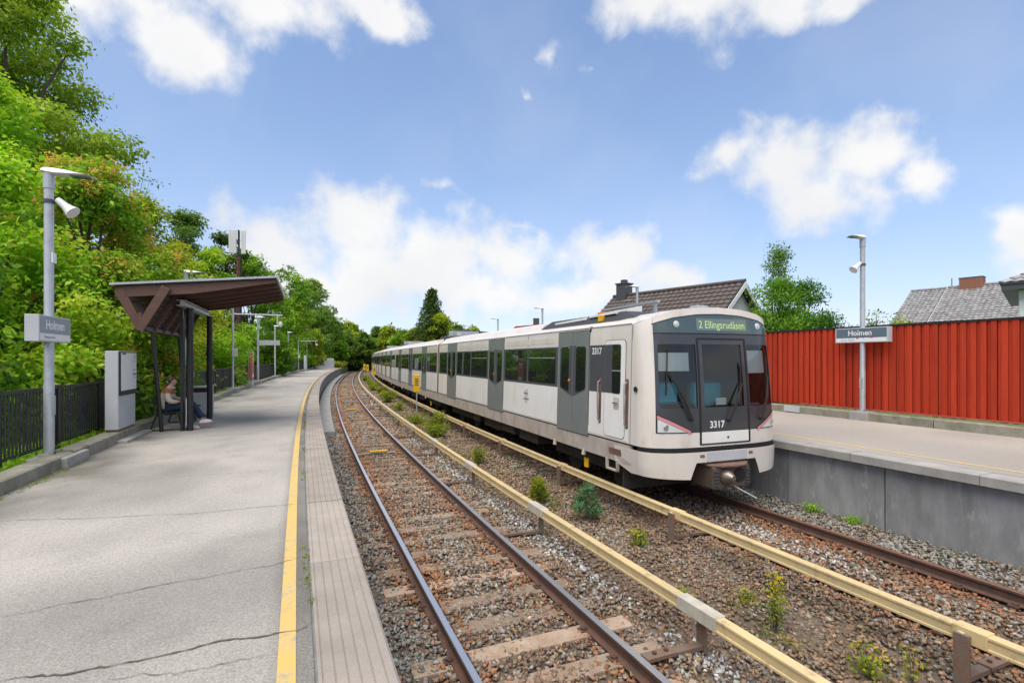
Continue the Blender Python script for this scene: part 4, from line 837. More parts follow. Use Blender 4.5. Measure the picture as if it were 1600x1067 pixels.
# screens and cabinets at the platform end
t = thing('end_barrier', 'grey metal barrier across the far platform end', 'barrier', trk(95.6, -3.2, PZ), heading(95))
for k in range(5): b = MB(); b.box(-2+.62*k, -1.42+.62*k, -.03, .03, .05, 1.25); b.build('panel', GALV, t)
b = MB(); b.box(-2.05, 1.15, -.04, .04, 1.25, 1.3); b.build('top_rail', GALV, t)
for x, w, h, l in ((-1.35,.8,2.2,'tall pale equipment cabinet behind the end barrier'),(.3,.6,1.9,'smaller pale equipment cabinet behind the end barrier')):
    p = trk(97.2, -3.2+x, .9); t = thing('equipment_cabinet', l, 'cabinet', p, heading(97)); b = MB(); b.box(-w, w, -.25, .25, 0, h, bev=.02); b.build('casing', LGREY, t); b = MB(); b.box(-.01,.01,-.256,-.25,.1,h-.1); b.build('door_gap', DGREY, t)

# black railing
t = thing('metal_railing', 'black metal bar railing along the back of the platform', 'railing', trk(9.8, -5.28, PZ), heading(9.8))
PIT = 1.87; sA = 9.8-PIT*3
barv = MB(); barv.box(-.006, .006, -.026, .026, 0, .92); barm = bpy.data.meshes.new('bar'); barm.from_pydata(barv.v, [], barv.f); barm.materials.append(FENCEB)
pov = MB(); pov.box(-.03, .03, -.065, .065, 0, 1.20).box(.03, .034, .045, .065, .0, 1.19); pom = bpy.data.meshes.new('post'); pom.from_pydata(pov.v, [], pov.f); pom.materials.append(FENCEB)
rest = MB(); nb = 0; s = sA
while s < 94:
    o = bpy.data.objects.new('post', pom); COL.objects.link(o); o.location = trk(s, -5.28, PZ+.02); o.rotation_euler = (0, 0, heading(s)); wchild(o, t)
    b = MB(); sweep(b, rect(-5.305, -5.255, PZ+1.155, PZ+1.20), s+.07, s+PIT-.07, 1.0); wchild(b.build('top_rail', FENCEB), t)
    b = MB(); sweep(b, rect(-5.30, -5.26, PZ+.215, PZ+.255), s+.07, s+PIT-.07, 1.0); wchild(b.build('bottom_rail', FENCEB), t)
    n = 18
    for k in range(1, n):
        q = s+PIT*k/n
        if s > 8 and nb < 300:
            o = bpy.data.objects.new('bar', barm); COL.objects.link(o); o.location = trk(q, -5.28, PZ+.245); o.rotation_euler = (0, 0, heading(q)); wchild(o, t); nb += 1
        elif s > 8: M = tmat(q, -5.28, PZ+.245); rest.box(-.006, .006, -.026, .026, 0, .92, M=M)
    s += PIT
tag(wchild(rest.build('bars', FENCEB), t), kind='stuff')

# ------------------------------------------------------------------ shelter with bench, bin and waiting woman
SH = trk(14.4, -3.9, PZ)
t = thing('platform_shelter', 'brown timber bus-stop style shelter with an upswept roof on black posts', 'shelter', SH, heading(14.4))
Y0, Y1 = -1.12, 2.85
def rz_(x): return 3.13+(x+1.1)*.105
b = MB(); b.add([(x, y, rz_(x)+d) for y in (Y0-.06, Y1+.06) for x, d in ((-1.12,.03),(1.98,.03),(1.98,.075),(-1.12,.075))], [(0,1,2,3),(4,7,6,5),(0,4,5,1),(1,5,6,2),(2,6,7,3),(3,7,4,0)]); b.build('roof_sheet', GALV, t)
for k in range(14):                              # boards of the soffit run along the line
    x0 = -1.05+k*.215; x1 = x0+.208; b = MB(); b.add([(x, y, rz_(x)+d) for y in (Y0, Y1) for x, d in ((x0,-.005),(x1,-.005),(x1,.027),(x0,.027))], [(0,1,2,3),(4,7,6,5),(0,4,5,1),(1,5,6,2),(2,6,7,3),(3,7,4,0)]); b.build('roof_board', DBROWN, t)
for k in range(6):
    y = Y0+.03+(Y1-Y0-.06)*k/5; tr = MB(); x0, x1 = -1.04, 1.93
    tr.add([(x, y+e, rz_(x)+d) for e in (-.028, .028) for x, d in ((x0,-.007),(x1,-.007),(x1,-.07),(.35,-.22),(x0,-.22))], [(0,1,2,3,4),(9,8,7,6,5)]+[(i, (i+1) % 5, 5+(i+1) % 5, 5+i) for i in range(5)])
    tr.build('rafter', BROWN, t)
    ap = Vector((-.60, y, 2.30))
    for xa, e in ((-.98,.03),(-.14,-.03)):
        if k not in (0, 5) and xa < -.5: pass
        a = Vector((xa, y, rz_(xa)-.06)); d = (ap-a).normalized(); w = Vector((d.z, 0, -d.x))*.085; m = MB(); yy = e+(-.045 if k == 0 else .0)
        pr = [a-w, a+w, ap+w*.9+d*.05, ap-w*.9+d*.05]; m.add([p+Vector((0, yy-.024, 0)) for p in pr]+[p+Vector((0, yy+.024, 0)) for p in pr], [(0,1,2,3),(7,6,5,4)]+[(i, (i+1) % 4, 4+(i+1) % 4, 4+i) for i in range(4)])
        m.build('brace', BROWN, t)
    m = MB(); m.box(-.63, -.57, y-.09, y-.06, 2.42, 2.62) if k == 0 else m.box(-.63, -.57, y-.03, y+.03, 2.42, 2.6); m.build('knee_block', BROWN, t)
for k in range(7):                               # sloping lining between the braces
    u = k/7.; xa = -.14+(-.60+.14)*u; za = (rz_(-.14)-.1)+(2.32-(rz_(-.14)-.1))*u; xb = -.14+(-.60+.14)*(u+.125); zb_ = (rz_(-.14)-.1)+(2.32-(rz_(-.14)-.1))*(u+.125)
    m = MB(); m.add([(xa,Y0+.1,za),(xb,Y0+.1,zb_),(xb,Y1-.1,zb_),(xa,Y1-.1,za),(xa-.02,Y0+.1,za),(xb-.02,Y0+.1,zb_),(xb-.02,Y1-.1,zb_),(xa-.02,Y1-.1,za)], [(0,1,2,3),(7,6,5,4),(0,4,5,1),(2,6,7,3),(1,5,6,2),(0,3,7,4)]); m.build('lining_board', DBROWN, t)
b = MB(); b.box(-.09, .09, -.55, 2.75, 2.955, 2.97).box(-.02, .02, -.55, 2.75, 2.855, 2.957).box(-.09, .09, -.55, 2.75, 2.84, 2.857); b.build('steel_beam', GALV, t)
for y in (0, 2.55):
    b = MB(); b.tube([(.07, y, 0), (.07, y, 2.84)], .072, 16); b.build('post', BLACK, t, True)
    if y == 0: b = MB(); b.box(-.11, -.06, y-.05, y+.05, 0, 2.9).box(-.045, -.03, y-.04, y+.04, 0, 2.6); b.build('channel_post', BLACK, t)
    b = MB(); b.tube([(-.48, y-.02, 0), (-.66, y-.02, 2.34)], .042, 10); b.build('rear_strut', BLACK, t, True)
b = MB(); b.box(-.66, -.54, Y0+.1, Y1-.1, 2.26, 2.34); b.build('rear_plate', BLACK, t)
b = MB(); b.box(-.0, .02, -.075, -.06, .1, .75); b.build('reflector_strip', GALV, t)
# bench
bt = thing('bench', 'black wire bench with bent tube legs under the shelter', 'bench', trk(14.6, -4.27, PZ), heading(14.6))
BT = .28                                          # rear curve
prof = [(.33,.415),(.27,.435),(.12,.425),(-.05,.41),(-.16,.435),(-.23,.52),(-.27,.66),(-.30,.80)]
for k in range(24):
    y = -.25+k*.088; b = MB(); b.tube([(x, y, z) for x, z in prof], .0075, 5); b.build('wire', BLACK, bt)
for x, z in prof: b = MB(); b.tube([(x, -.28, z), (x, 1.80, z)], .010, 6); b.build('rail', BLACK, bt)
for y in (-.05, 1.55):
    b = MB(); b.tube([(-.20,y,.47),(-.33,y,.15),(-.36,y,.03),(-.33,y,.015),(.22,y,.015),(.26,y,.03),(.22,y,.18),(.18,y,.425)], .017, 8); b.build('leg', BLACK, bt, True)
# litter bin
t = thing('litter_bin', 'grey litter bin with a black band beside the shelter post', 'bin', trk(17.75, -4.15, PZ), heading(17.7))
b = MB(); b.box(-.24, .24, -.24, .24, .06, .70, bev=.03); b.build('body', LGREY, t)
b = MB(); b.box(-.225, .225, -.225, .225, .705, .82); b.build('opening', BLACK, t)
b = MB(); b.box(-.25, .25, -.25, .25, .825, .87, bev=.01); b.build('lid', LGREY, t)
for x in (-.26, .26): b = MB(); b.box(x-.02, x+.02, -.03, .03, 0, .9); b.build('post', LGREY, t)

# seated woman, built facing local +X (towards the track)
def skin_mesh(name, verts, edges, radii, material, parent, sub=2, root=0):
    me = bpy.data.meshes.new(name); me.from_pydata(verts, edges, []); o = bpy.data.objects.new(name, me); COL.objects.link(o)
    m = o.modifiers.new('skin', 'SKIN'); 
    if not me.skin_vertices: 
        bm = bmesh.new(); bm.from_mesh(me); bm.verts.layers.skin.verify(); bm.to_mesh(me); bm.free()
    for i, r in enumerate(radii):
        r = r if hasattr(r, '__len__') else (r, r); me.skin_vertices[0].data[i].radius = r
    me.skin_vertices[0].data[root].use_root = True
    s2 = o.modifiers.new('sub', 'SUBSURF'); s2.levels = sub; s2.render_levels = sub
    dg = bpy.context.evaluated_depsgraph_get(); dg.update(); nm = bpy.data.meshes.new_from_object(o.evaluated_get(dg)); bpy.data.objects.remove(o)
    nm.materials.clear(); ob = fin(name, nm, material, parent); nm.polygons.foreach_set('use_smooth', [True]*len(nm.polygons)); return ob
def chain(pts, base=0): return [(base+i, base+i+1) for i in range(len(pts)-1)]
wt = thing('person', 'person with brown ponytail in cream and tan jumper and navy trousers sitting on the bench', 'person', trk(14.75, -4.30, PZ), heading(14.75), None)
# joints: pelvis, spine, chest, neck, head ; the head bows over a phone
V = [(-.05,0,.53),(-.08,0,.68),(-.06,0,.84),(-.005,0,.97),(.02,0,1.03),(.065,0,1.075),(.085,0,1.125),(.07,0,1.18)]
E_ = chain(V); Rr = [(.105,.15),(.095,.13),(.095,.14),(.07,.09),(.040,.042),(.058,.055),(.080,.070),(.055,.05)]
def limb(pts, rad, at_):
    global V, E_, Rr
    b0 = len(V); V += pts; E_ += [(at_, b0)]+[(b0+i, b0+i+1) for i in range(len(pts)-1)]; Rr += rad
limb([(.01,-.17,.90),(.03,-.21,.70),(.18,-.14,.65),(.23,-.09,.66)], [.05,.042,.034,.024], 3)
limb([(.01,.17,.90),(.04,.21,.71),(.19,.12,.70),(.24,.08,.71)], [.05,.042,.034,.024], 3)
limb([(.02,-.09,.51),(.42,-.09,.53),(.44,-.09,.28),(.43,-.09,.09)], [.08,.062,.05,.036], 0)
limb([(.02,.09,.53),(.42,.05,.62),(.60,-.02,.36),(.68,-.04,.22)], [.08,.062,.05,.036], 0)
body = skin_mesh('body', V, E_, Rr, SKIN, wt)
# face: nose, eyes, mouth, ear
b = MB(); b.tube([(.132,0,1.125),(.142,0,1.100),(.130,0,1.090)], [.005,.009,.006], 8); b.build('nose', SKIN, wt, True)
for y in (-.03, .03): b = MB(); b.tube([(.128,y,1.130),(.136,y,1.126)], [.010,.006], 8); b.build('eye', HAIR, wt)
b = MB(); b.tube([(.122,-.020,1.058),(.130,0,1.056),(.122,.020,1.058)], .006, 6); b.build('mouth', mat('lips', (.45,.16,.14), .5), wt)
for y in (-.068, .068): b = MB(); b.tube([(.065,y,1.10),(.055,y*1.06,1.125),(.065,y,1.145)], [.010,.015,.010], 8); b.build('ear', SKIN, wt, True)
# hair cap and ponytail
hm = skin_mesh('hair', [(.095,0,1.195),(.045,0,1.175),(-.005,0,1.145),(-.035,0,1.12),(-.075,0,1.04),(-.11,0,.94),(-.12,0,.86)], chain([0]*7), [(.052,.05),(.085,.080),(.066,.068),(.028,.028),(.036,.03),(.03,.026),(.012,.012)], HAIR, wt)
b = MB(); b.tube([(-.030,0,1.135),(-.046,0,1.105)], .034, 10); b.build('hair_tie', TEAL, wt)
# jumper, thicker than the body, with a tan yoke
jv = [(-.05,0,.55),(-.08,0,.68),(-.06,0,.84),(-.01,0,.955),(.01,-.17,.90),(.03,-.215,.70),(.17,-.145,.655),(.01,.17,.90),(.04,.215,.71),(.18,.125,.70)]
def loft(mb, rings, n=16):
    v = [(c[0]+math.cos(q)*rx, c[1]+math.sin(q)*ry, c[2]+math.cos(q)*rx*tl) for c, rx, ry, tl in rings for q in [2*math.pi*k/n for k in range(n)]]; m = len(rings)
    mb.add(v, [(i*n+k, i*n+(k+1) % n, (i+1)*n+(k+1) % n, (i+1)*n+k) for i in range(m-1) for k in range(n)]+[tuple(range(n-1,-1,-1)), tuple((m-1)*n+k for k in range(n))])
b = MB(); loft(b, [((-.04,0,.50),.13,.175,0),((-.05,0,.56),.135,.18,0),((-.07,0,.66),.125,.17,-.1),((-.065,0,.76),.122,.172,-.2),((-.045,0,.85),.118,.178,-.3),((-.02,0,.92),.10,.165,-.4),((.005,0,.965),.075,.12,-.4),((.02,0,.995),.055,.065,-.4)])
for sg, pts in ((-1, [(-.01,-.13,.925),(-.005,-.185,.86),(.0,-.215,.77),(.03,-.215,.70),(.09,-.19,.665),(.17,-.145,.655)]), (1, [(-.01,.13,.925),(-.005,.185,.86),(.0,.215,.78),(.04,.215,.71),(.10,.175,.69),(.18,.125,.70)])): b.tube(pts, [.065,.068,.064,.062,.054,.042], 12)
b.build('jumper', KNIT, wt, True)
b = MB(); loft(b, [((-.047,0,.865),.124,.184,-.3),((-.02,0,.925),.105,.170,-.4),((.005,0,.970),.079,.124,-.4),((.02,0,.999),.058,.068,-.4)])
for sg in (-1, 1): b.tube([(-.01,sg*.13,.925),(-.006,sg*.172,.885),(-.004,sg*.195,.845)], [.070,.0735,.0715], 12)
b.build('jumper_yoke', KNITB, wt, True)
b = MB(); b.tube([(.045,-.06,1.0),(.095,-.02,.975),(.095,.02,.975),(.045,.06,1.0),(-.025,.045,1.015),(-.025,-.045,1.015),(.045,-.06,1.0)], .015, 6); b.build('collar', SIGNW, wt, True)
skin_mesh('trousers', [(-.05,0,.53),(.02,-.09,.52),(.42,-.09,.535),(.445,-.09,.30),(.435,-.09,.12),(.02,.09,.54),(.42,.05,.63),(.595,-.02,.37),(.675,-.04,.235)], [(0,1),(1,2),(2,3),(3,4),(0,5),(5,6),(6,7),(7,8)], [(.13,.165),.096,.082,.082,.095,.096,.082,.078,.09], DENIM, wt)
for (x, y, z, rot) in ((.47,-.09,0,0),(.72,-.05,.12,-.12)):
    M = Matrix.Translation((x, y, z)) @ Matrix.Rotation(rot, 4, 'Y'); b = MB()
    b.add([M @ Vector(p) for p in [(-.10,-.035,.02),(.06,-.045,.02),(.15,-.03,.02),(.17,0,.02),(.15,.03,.02),(.06,.045,.02),(-.10,.035,.02),(-.09,-.03,.09),(.03,-.035,.10),(.11,-.025,.07),(.13,0,.06),(.11,.025,.07),(.03,.035,.10),(-.09,.03,.09)]], [tuple(range(6,-1,-1)), tuple(range(7,14))]+[(i, (i+1) % 7, 7+(i+1) % 7, 7+i) for i in range(7)]); sh = b.build('shoe', SHOE, wt, True)
    b = MB(); b.add([M @ Vector(p) for p in [(-.105,-.04,0),(.06,-.05,0),(.155,-.034,0),(.178,0,0),(.155,.034,0),(.06,.05,0),(-.105,.04,0),(-.105,-.04,.022),(.06,-.05,.022),(.155,-.034,.022),(.178,0,.022),(.155,.034,.022),(.06,.05,.022),(-.105,.04,.022)]], [tuple(range(6,-1,-1)), tuple(range(7,14))]+[(i, (i+1) % 7, 7+(i+1) % 7, 7+i) for i in range(7)]); b.build('sole', SHOER, sh)
def hand(px, py, pz, sg):
    hv = [(px,py,pz),(px+.035,py-sg*.01,pz-.005)]; he = [(0,1)]; hr = [(.022,.014),(.026,.014)]
    for k in range(4):
        y = py-sg*.01+(-.027+.018*k); n = len(hv); l = (.042,.050,.047,.036)[k]; hv += [(px+.062,y,pz-.004),(px+.062+l*.6,y,pz-.012),(px+.062+l*.8,y,pz-.034)]; he += [(1,n),(n,n+1),(n+1,n+2)]; hr += [.009,.008,.007]
    n = len(hv); hv += [(px+.03,py-sg*.035,pz+.012),(px+.055,py-sg*.045,pz+.02)]; he += [(0,n),(n,n+1)]; hr += [.010,.008]
    skin_mesh('hand', hv, he, hr, SKIN, wt, 1)
hand(.22,-.09,.662,1); hand(.235,.08,.712,-1)
ph = MB(); ph.box(-.006, .006, -.036, .036, -.07, .07, M=Matrix.Translation(trk(14.75,-4.30,PZ)+Matrix.Rotation(heading(14.75),3,'Z') @ Vector((.31,0,.75))) @ Matrix.Rotation(heading(14.75),4,'Z') @ Matrix.Rotation(-.6,4,'Y'), bev=.004)
tag(ph.build('mobile_phone', BLACK), 'dark mobile phone held by the seated person', 'phone')

# antenna mast behind the railing
t = thing('antenna_mast', 'tall red-brown timber mast with white antenna panels behind the railing', 'mast', trk(37.5, -5.95, .95), heading(37))
b = MB(); b.tube([(0,0,0),(0,0,8.35)], [.14,.11], 14); b.build('pole', POLE, t, True)
b = MB(); b.tube([(.15,.03,0),(.15,.03,4.2),(.17,.03,8.4)], .045, 8); b.tube([(0,0,8.2),(0,0,10.1)], .045, 8); b.build('conduit', BLACK, t)
for x, w, y in ((-.32,.22,-.1),(.30,.13,-.1)):
    b = MB(); b.box(x-w, x+w, y-.07, y+.07, 8.55, 10.05, bev=.02); b.build('antenna_panel', WHITEP, t)
b = MB(); b.tube([(.1,-.2,8.5),(.1,-.2,10)], .025, 6); b.tube([(.02,-.2,8.5),(.02,-.2,10)], .02, 6); b.build('antenna_cables', DGREY, t)

# ------------------------------------------------------------------ red fence on the far platform
t = thing('board_fence', 'red painted vertical board fence with a black capping', 'fence', trk(9, 12.98, PZ), heading(9))
MODW = .196; s = 1.0; FB = PZ+.25; FT = PZ+2.52
while s < 26:
    w = random.uniform(.052, .062); b = MB(); sweep(b, rect(12.945+random.uniform(-.003,.003), 12.972, FB+random.uniform(-.015,.01), FT), s-w, s+w, 1); wchild(b.build('cover_board', REDW), t)
    w = random.uniform(.030, .036); b = MB(); sweep(b, rect(12.974, 12.992, FB+random.uniform(-.01,.01), FT), s+MODW/2-w, s+MODW/2+w, 1); wchild(b.build('board', REDW), t)
    s += MODW
b = MB(); sweep(b, rect(13.05, 13.06, FB, FT), .9, 26, 1); wchild(b.build('slot_shade_sheet', mat('fence_slot_shade', (.06,.008,.004), .9)), t)  # added dark sheet: its colour stands in for shade in the board slots
b = MB(); sweep(b, rect(12.925, 13.075, FT+.002, FT+.05), .9, 26.1, 1); wchild(b.build('capping', BLACK), t)
b = MB(); sweep(b, rect(12.90, 12.935, FB+.01, FB+.045), .9, 12.0, 1); wchild(b.build('bottom_pipe', mat('pink_red_pipe', (.42,.09,.07), .55)), t)
b = MB(); sweep(b, rect(12.56, 12.595, PZ+.03, PZ+.2), 11.75, 12.3, 1); tag(b.build('notice_plate', LGREY), 'small pale plate fixed to the kerb below the red fence', 'plate')

# ------------------------------------------------------------------ houses behind the fence
def tile_roof(name, A, B, C, D, nu, nv, material, parent, amp=.05, step=.05):
    """tiles between eave A-B and ridge D-C: rolled across, stepped up the slope; each course overlaps the next"""
    A, B, C, D = map(Vector, (A, B, C, D)); nrm = (B-A).cross(D-A).normalized()
    if nrm.z < 0: nrm = -nrm
    m = MB(); K = 4
    for j in range(nv):
        row = []
        for q, lift in ((j/nv, step), ((j+1.06)/nv, .004)):
            q = min(q, 1.0); a = A.lerp(D, q); b_ = B.lerp(C, q)
            for i in range(nu*K+1):
                u = i/(nu*K); row.append(a.lerp(b_, u)+nrm*(lift+amp*(.5+.5*math.cos(2*math.pi*u*nu))))
        n = nu*K+1; m.add(row, [(i, i+1, n+i+1, n+i) for i in range(n-1)])
        low = [p-nrm*(step) for p in row[:n]]; m.add(row[:n]+low, [(i, i+1, n+i+1, n+i) for i in range(n-1)])
    return tag(m.build(name, material, parent), kind='stuff')
def prism_pts(m, pts, d, mi=0):                   # polygon pts thickened along d
    n = len(pts); pts = [Vector(p) for p in pts]; d = Vector(d); m.add(pts+[p+d for p in pts], [tuple(range(n)), tuple(range(2*n-1, n-1, -1))]+[(k, (k+1) % n, n+(k+1) % n, n+k) for k in range(n)], mi); return m
def gable_house(name, label, P, Q, zr, half, drop, wallm, tilem, nv, nu, over=.35, ground=1.05, barge=SIGNW):
    """ridge from P (near gable) to Q; half span, drop of the eaves"""
    P, Q = Vector((*P, 0)), Vector((*Q, 0)); t = thing(name, label, 'house', ((P+Q)/2)+Vector((0, 0, ground)))
    d = (Q-P).normalized(); n = Vector((d.y, -d.x, 0)); z = Vector((0, 0, 1)); k = drop/half
    P0, Q0 = P-d*over, Q+d*over; rp, rq = P0+z*zr, Q0+z*zr
    def add(m, nm, mt): return wchild(m.build(nm, mt), t)
    for sg in (-1, 1):
        e0, e1 = P0+n*sg*(half+over)+z*(zr-drop-over*k), Q0+n*sg*(half+over)+z*(zr-drop-over*k)
        m = prism_pts(MB(), [e0, e1, rq, rp], -z*.10); rf = add(m, 'roof', DGREY)
        r = tile_roof('roof_tiles', e0, e1, rq, rp, nu, nv, tilem, None); wchild(r, t)
        m = MB(); m.tube([e0-z*.03+n*sg*.05, e1-z*.03+n*sg*.05], .06, 8); add(m, 'gutter', SIGNW)
        for base, o in ((P0, -d), (Q0, d)):        # barge boards
            a = base+z*zr; b_ = base+n*sg*(half+over)+z*(zr-drop-over*k); m = prism_pts(MB(), [a+z*.03, b_+z*.03, b_-z*.20, a-z*.24], o*.03); add(m, 'barge_board', barge)
    m = MB(); m.tube([rp+z*.08, rq+z*.08], .10, 8); add(m, 'ridge_tiles', tilem)
    for sg in (-1, 1): add(prism_pts(MB(), [P+n*sg*half+z*ground, Q+n*sg*half+z*ground, Q+n*sg*half+z*(zr-drop-.02), P+n*sg*half+z*(zr-drop-.02)], -n*sg*.12), 'wall', wallm)
    for base, o in ((P, d), (Q, -d)):
        N_ = int(half*2/.16)
        for i in range(N_):                        # vertical boards of the gables
            a, b_ = -half+i*2*half/N_+.008, -half+(i+1)*2*half/N_-.008; hz = lambda q: zr-abs(q)*k-.13
            add(prism_pts(MB(), [base+n*a+z*ground, base+n*b_+z*ground, base+n*b_+z*hz(b_), base+n*a+z*hz(a)], o*.03), 'gable_board', wallm)
        m = prism_pts(MB(), [base-n*half+z*ground+o*.035, base+n*half+z*ground+o*.035, base+n*half+z*(zr-drop-.1)+o*.035, base+z*(zr-.15)+o*.035, base-n*half+z*(zr-drop-.1)+o*.035], o*.05); add(m, 'gable_wall', wallm)
    return t, d, n
hA, dA, nA = gable_house('house', 'white boarded house with brown tiled roof and grey chimney behind the train', (10.6, 24.0), (6.15, 29.6), 6.30, 3.0, 2.5, HWALL, RTILE, 13, 26)
p = Vector((6.4, 29.2, -.17)); m = MB(); M = Matrix.Translation(p) @ Matrix.Rotation(math.atan2(dA.y, dA.x), 4, 'Z'); m.box(-.32, .32, -.32, .32, 5.9, 7.15, M=M); ch = wchild(m.build('chimney', DGREY), hA)
m = MB(); m.box(-.37, .37, -.37, .37, 7.15, 7.22, M=M); m.box(-.14, .14, -.14, .14, 7.22, 7.42, M=M); wchild(m.build('chimney_cap', DGREY), hA)
for k in range(4):
    e = Vector((6.9, 28.6, 0))-nA*0; c = Vector((6.75, 29.0, 0))-dA*.2+nA*(-1)*(.5+.55*k)*(1 if True else 1); m = MB(); M = Matrix.Translation(c+Vector((0,0,6.30-(.5+.55*k)*2.5/3+.10))) @ Matrix.Rotation(math.atan2(dA.y, dA.x), 4, 'Z'); m.box(-.28, .28, -.10, .10, .0, .05, M=M); wchild(m.build('roof_step', GALV), hA)
hB, dB, nB = gable_house('house', 'white house with mottled grey tiled roof and brick chimney beyond the red fence', (35.0, 32.4), (31.65, 36.95), 7.83, 4.6, 2.85, HWALL, RTILEG, 18, 21, .15)
hB2, dB2, nB2 = gable_house('house_wing', 'lower wing of the grey tiled house, left of its white verge', (31.4, 37.25), (30.35, 38.7), 7.80, 4.5, 2.8, HWALL, RTILEG, 18, 8, .15)
p = Vector((32.35, 36.0, 0)); m = MB(); M = Matrix.Translation(p) @ Matrix.Rotation(math.atan2(dB.y, dB.x), 4, 'Z'); m.box(-.62, .62, -.42, .42, 7.35, 8.42, M=M); cb_ = wchild(m.build('chimney', mat('mortar', (.30,.27,.24), .9)), hB)
for j in range(12):                               # the brick courses of the chimney
    for i in range(5):
        for sg in (-1, 1):
            x0 = -.64+i*.256+(.128 if j % 2 else 0)-.06; x1 = min(x0+.235, .635); x0 = max(x0, -.635); z0 = 7.6+.066*j
            if x1-x0 < .05: continue
            y0, y1 = sorted((sg*.415, sg*.432)); m = MB(); m.box(x0, x1, y0, y1, z0, z0+.056, M=M); wchild(m.build('brick', BRICK), hB)
    for i in range(3):
        x0 = -.42+i*.28; m = MB(); m.box(-.632, -.615, x0+.01, x0+.265, 7.6+.066*j, 7.656+.066*j, M=M); wchild(m.build('brick', BRICK), hB)
m = MB(); m.box(-.66, .66, -.46, .46, 8.42, 8.47, M=M); wchild(m.build('chimney_cap', DGREY), hB)
p = Vector((31.7, 36.9, 7.8)); m = MB(); m.tube([p, p+Vector((0,0,.75))], .03, 6); wchild(m.build('vent_pipe', DGREY), hB2)
# pale house at the right edge with a hipped tiled roof
hC = thing('house', 'pale grey house with dark eaves and tiled hip roof at the right edge', 'house', (24, 24, 1.05))
KC = Matrix.Translation((22.1,22.3,0)) @ Matrix.Rotation(R(-46),4,'Z') @ Matrix.Translation((-21.6,-22.2,0))
def ac(m, nm, mt): m.v = [tuple(KC @ Vector(p)) for p in m.v]; return wchild(m.build(nm, mt), hC)
x0, y0, x1, y1, ze = 21.6, 22.2, 30.5, 31, 5.75
for i in range(40):
    a = x0+i*(x1-x0)/40; m = MB(); m.box(a+.008, a+(x1-x0)/40-.008, y0-.02, y0+.01, 1.05, ze, ); ac(m, 'wall_board', HWALL)
for i in range(36):
    a = y0+i*(y1-y0)/36; m = MB(); m.box(x0-.02, x0+.01, a+.008, a+(y1-y0)/36-.008, 1.05, ze); ac(m, 'wall_board', HWALL)
m = MB(); m.box(x0+.012, x1, y0+.012, y1, 1.05, ze); ac(m, 'wall', LGREY)
m = MB(); m.box(x0-.55, x1+.55, y0-.55, y1+.55, ze+.002, ze+.28); ac(m, 'eaves', DGREY)
c0, c1, c2, c3 = (x0-.6,y0-.6,ze+.29),(x1+.6,y0-.6,ze+.29),(x1+.6,y1+.6,ze+.29),(x0-.6,y1+.6,ze+.29); r0, r1 = (26.0,25.6,ze+2.7),(26.1,27.6,ze+2.7)
c0, c1, c2, c3, r0, r1 = (KC @ Vector(p) for p in (c0, c1, c2, c3, r0, r1))
for q in ((c0,c1,r0,r0),(c3,c0,r0,r1),(c1,c2,r1,r0),(c2,c3,r1,r1)): wchild(tile_roof('roof_tiles', q[0], q[1], q[2], q[3], 30, 15, RTILEG, None), hC)
m = prism_pts(MB(), [c0,c1,r0], (0,0,-.05)); prism_pts(m, [c3,c0,r0,r1], (0,0,-.05)); wchild(m.build('roof', DGREY), hC)
# red-roofed house and dark canopy glimpsed over the train
hD, dD, nD = gable_house('house', 'small far house with a red tiled roof seen just above the train', (3.6, 58.5), (.6, 62.5), 6.55, 3.2, 1.9, HWALL, RTILER, 10, 18)
m = MB(); m.box(2.5, 3.2, 60.0, 60.6, 6.0, 7.5); wchild(m.build('chimney', DGREY), hD)
t = thing('platform_canopy', 'dark grey canopy roof on posts seen just above the train', 'canopy', trk(41, 10.8, PZ), heading(41))
m = MB(); m.add([(x, y, z) for y in (-2.6, 2.6) for x, z in ((-1.9,3.75),(1.5,3.5),(1.5,3.62),(-1.9,3.87))], [(0,1,2,3),(7,6,5,4),(0,4,5,1),(1,5,6,2),(2,6,7,3),(3,7,4,0)]); m.build('roof', DGREY, t)
for y in (-2, 2): m = MB(); m.tube([(.6,y,0),(.6,y,3.6)], .06, 8); m.build('post', DGREY, t)

